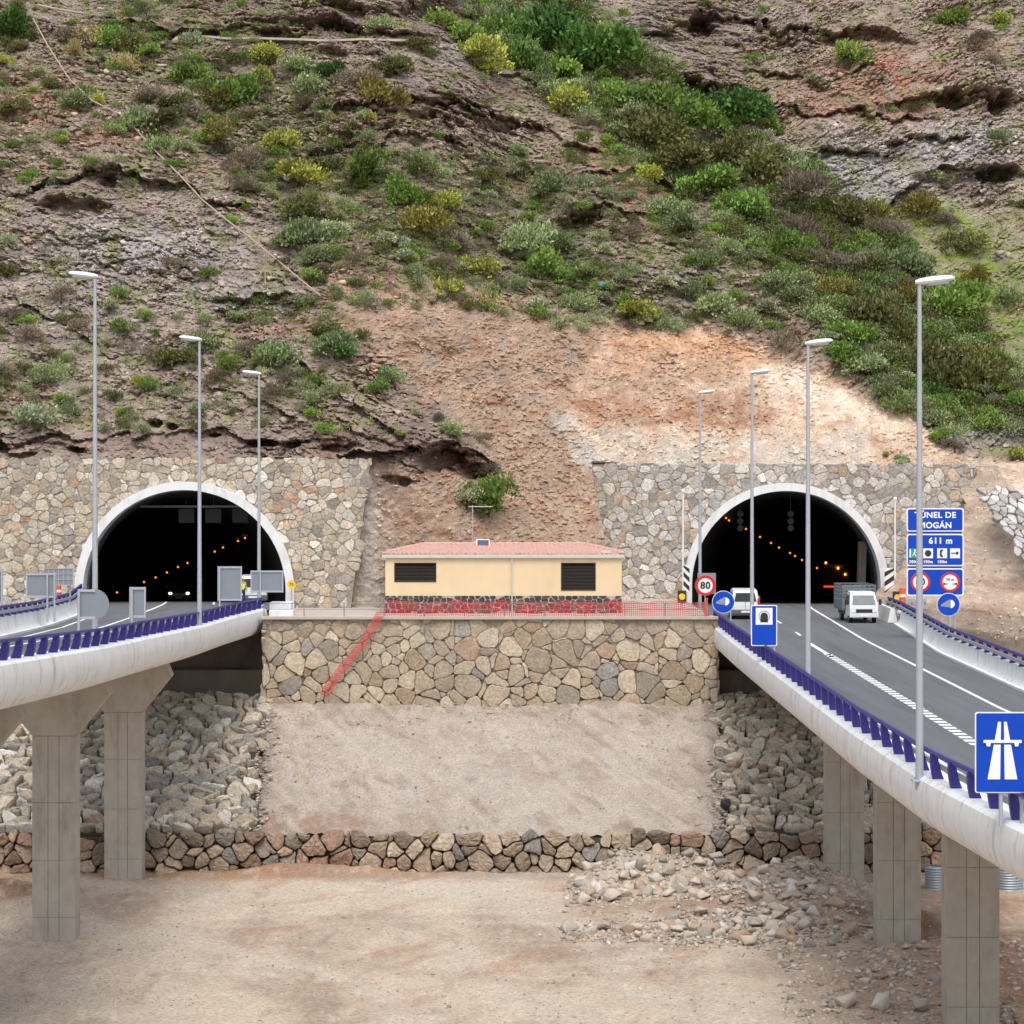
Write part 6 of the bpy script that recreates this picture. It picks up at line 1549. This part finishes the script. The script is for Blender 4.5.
o = m.build('water_channel', mat_plain('pale_mortar', lin(206, 194, 180), .9, var=.1), loc=pts[0]); tag(o, 'pale level stone channel along the top left slope', 'water channel')
pts = [on_hill(x, y) + Vector((0, -.5, .1)) for x, y in ((40, 8), (60, 12), (85, 16))]
m = MB(); m.tube(pts, .1, 8); o = m.build('channel_stub', M_PIPE, loc=pts[0]); tag(o, 'short pale channel edge at the top left corner', 'water channel')
p = on_hill(266, 285); t = empty('survey_stake', tuple(p), label='leaning wooden stake frame on the rocks above the left tunnel', cat='stake frame')
k = p.y / F
m = MB(); m.cyl((p.x, p.y - .3, p.z - .3), (p.x, p.y - .3, p.z + 20*k), .05, .05, 6); m.build('upright', M_PIPE, t); m = MB(); m.cyl((p.x - 12*k, p.y - .5, p.z - .2), (p.x, p.y - .32, p.z + 18*k), .045, .045, 6); m.build('strut', M_PIPE, t)
M_CORR = mat_plain('corrugated_steel', lin(186, 196, 204), .4, metal=.5, var=.06)
for px, py, w_, lab in ((934, 892, 18, 'corrugated steel pipe ring standing between the right piers'), (1008, 893, 30, 'corrugated steel pipe ring behind the nearest right pier')):
    D = 110.5; x, y, z = at(px, 900, D); r = w_ * D / F / 2; z0 = ground_h(x, D); m = MB(); secs = []
    for i in range(33):
        a = 2*math.pi*i/32; secs.append([(x + (r + .03*math.cos(j*math.pi))*math.cos(a), y + (r + .03*math.cos(j*math.pi))*math.sin(a), z0 + .06*j) for j in range(18)])
    m.sweep(secs, False, False); o = m.build('pipe_ring', M_CORR, loc=(x, y, z0), smooth='auto'); tag(o, lab, 'pipe ring')
x, y, z = at(726, 806, 118.5)
m = MB(); bm = bmesh.new(); bmesh.ops.create_icosphere(bm, subdivisions=3, radius=.3)
for v in bm.verts:
    v.co *= 1 + .35 * mnoise.noise(v.co * 6); v.co = Vector((x + v.co.x*.9, y + v.co.y*.8, z + v.co.z*.9 + .1))
m.addbm(bm); bm.free(); o = m.build('rubbish_bag', M_BLACK, loc=(x, y, z), smooth='auto'); tag(o, 'black plastic bag lying at the left edge of the right stone bed', 'rubbish bag')
x, y, z = at(600, 287, hill_y(5.5, 12)); p = on_hill(601, 288)
m = MB(); m.bbox(p.x - .22, p.x + .22, p.y - .5, p.y - .2, p.z + .05, p.z + .35, .04); o = m.build('blue_can', mat_plain('light_blue_plastic', lin(110, 160, 220), .5, var=.05), loc=tuple(p)); tag(o, 'small light blue can among the shrubs in the middle of the slope', 'can')
# low parapet and rails right of the right arch
t = empty('guard_rail', (24.2, 150, -8.4), label='grey steel guard rail right of the right tunnel mouth', cat='guard rail')
m = MB(); m.box(23.7, 25.6, 148, 148.08, -7.55, -7.35); m.box(23.7, 25.6, 148, 148.08, -7.95, -7.8); m.build('rail', M_GALV, t); 
for xx in (23.8, 24.7, 25.5): m = MB(); m.box(xx - .05, xx + .05, 148.09, 148.19, -8.6, -7.33); m.build('post', M_GALV, t)
# ================================================================ light and camera
w = bpy.data.worlds.new('World'); scene.world = w; w.use_nodes = True
nt = w.node_tree; bg = nt.nodes['Background']
sky = nt.nodes.new('ShaderNodeTexSky'); sky.sky_type = 'NISHITA'; sky.sun_disc = False
SE, SR = rad(60), rad(176)
sky.sun_elevation = SE; sky.sun_rotation = SR; sky.dust_density = 4; sky.air_density = 1.5
hs = nt.nodes.new('ShaderNodeHueSaturation'); hs.inputs['Saturation'].default_value = .62   # thin cloud veils the blue
nt.links.new(sky.outputs[0], hs.inputs['Color']); nt.links.new(hs.outputs[0], bg.inputs[0]); bg.inputs[1].default_value = .15
L = bpy.data.lights.new('sun', 'SUN'); L.energy = 1.35; L.angle = rad(26); L.color = (1, .985, .96)
so = bpy.data.objects.new('sun', L); COL.objects.link(so)
d = Vector((math.sin(SR) * math.cos(SE), math.cos(SR) * math.cos(SE), math.sin(SE)))
so.rotation_euler = d.to_track_quat('Z', 'Y').to_euler()
cam = bpy.data.cameras.new('camera'); co = bpy.data.objects.new('camera', cam); COL.objects.link(co)
co.location = (0, 0, 0); co.rotation_euler = (rad(90), 0, 0)
cam.sensor_width = 36; cam.lens = 36 * F / 1024; cam.shift_y = -32 / 1024; cam.clip_end = 3000; cam.clip_start = .5
scene.camera = co
scene.view_settings.view_transform = 'Standard'; scene.view_settings.look = 'None'
scene.view_settings.exposure = EXPO; scene.view_settings.gamma = 1
scene.cycles.max_bounces = 6
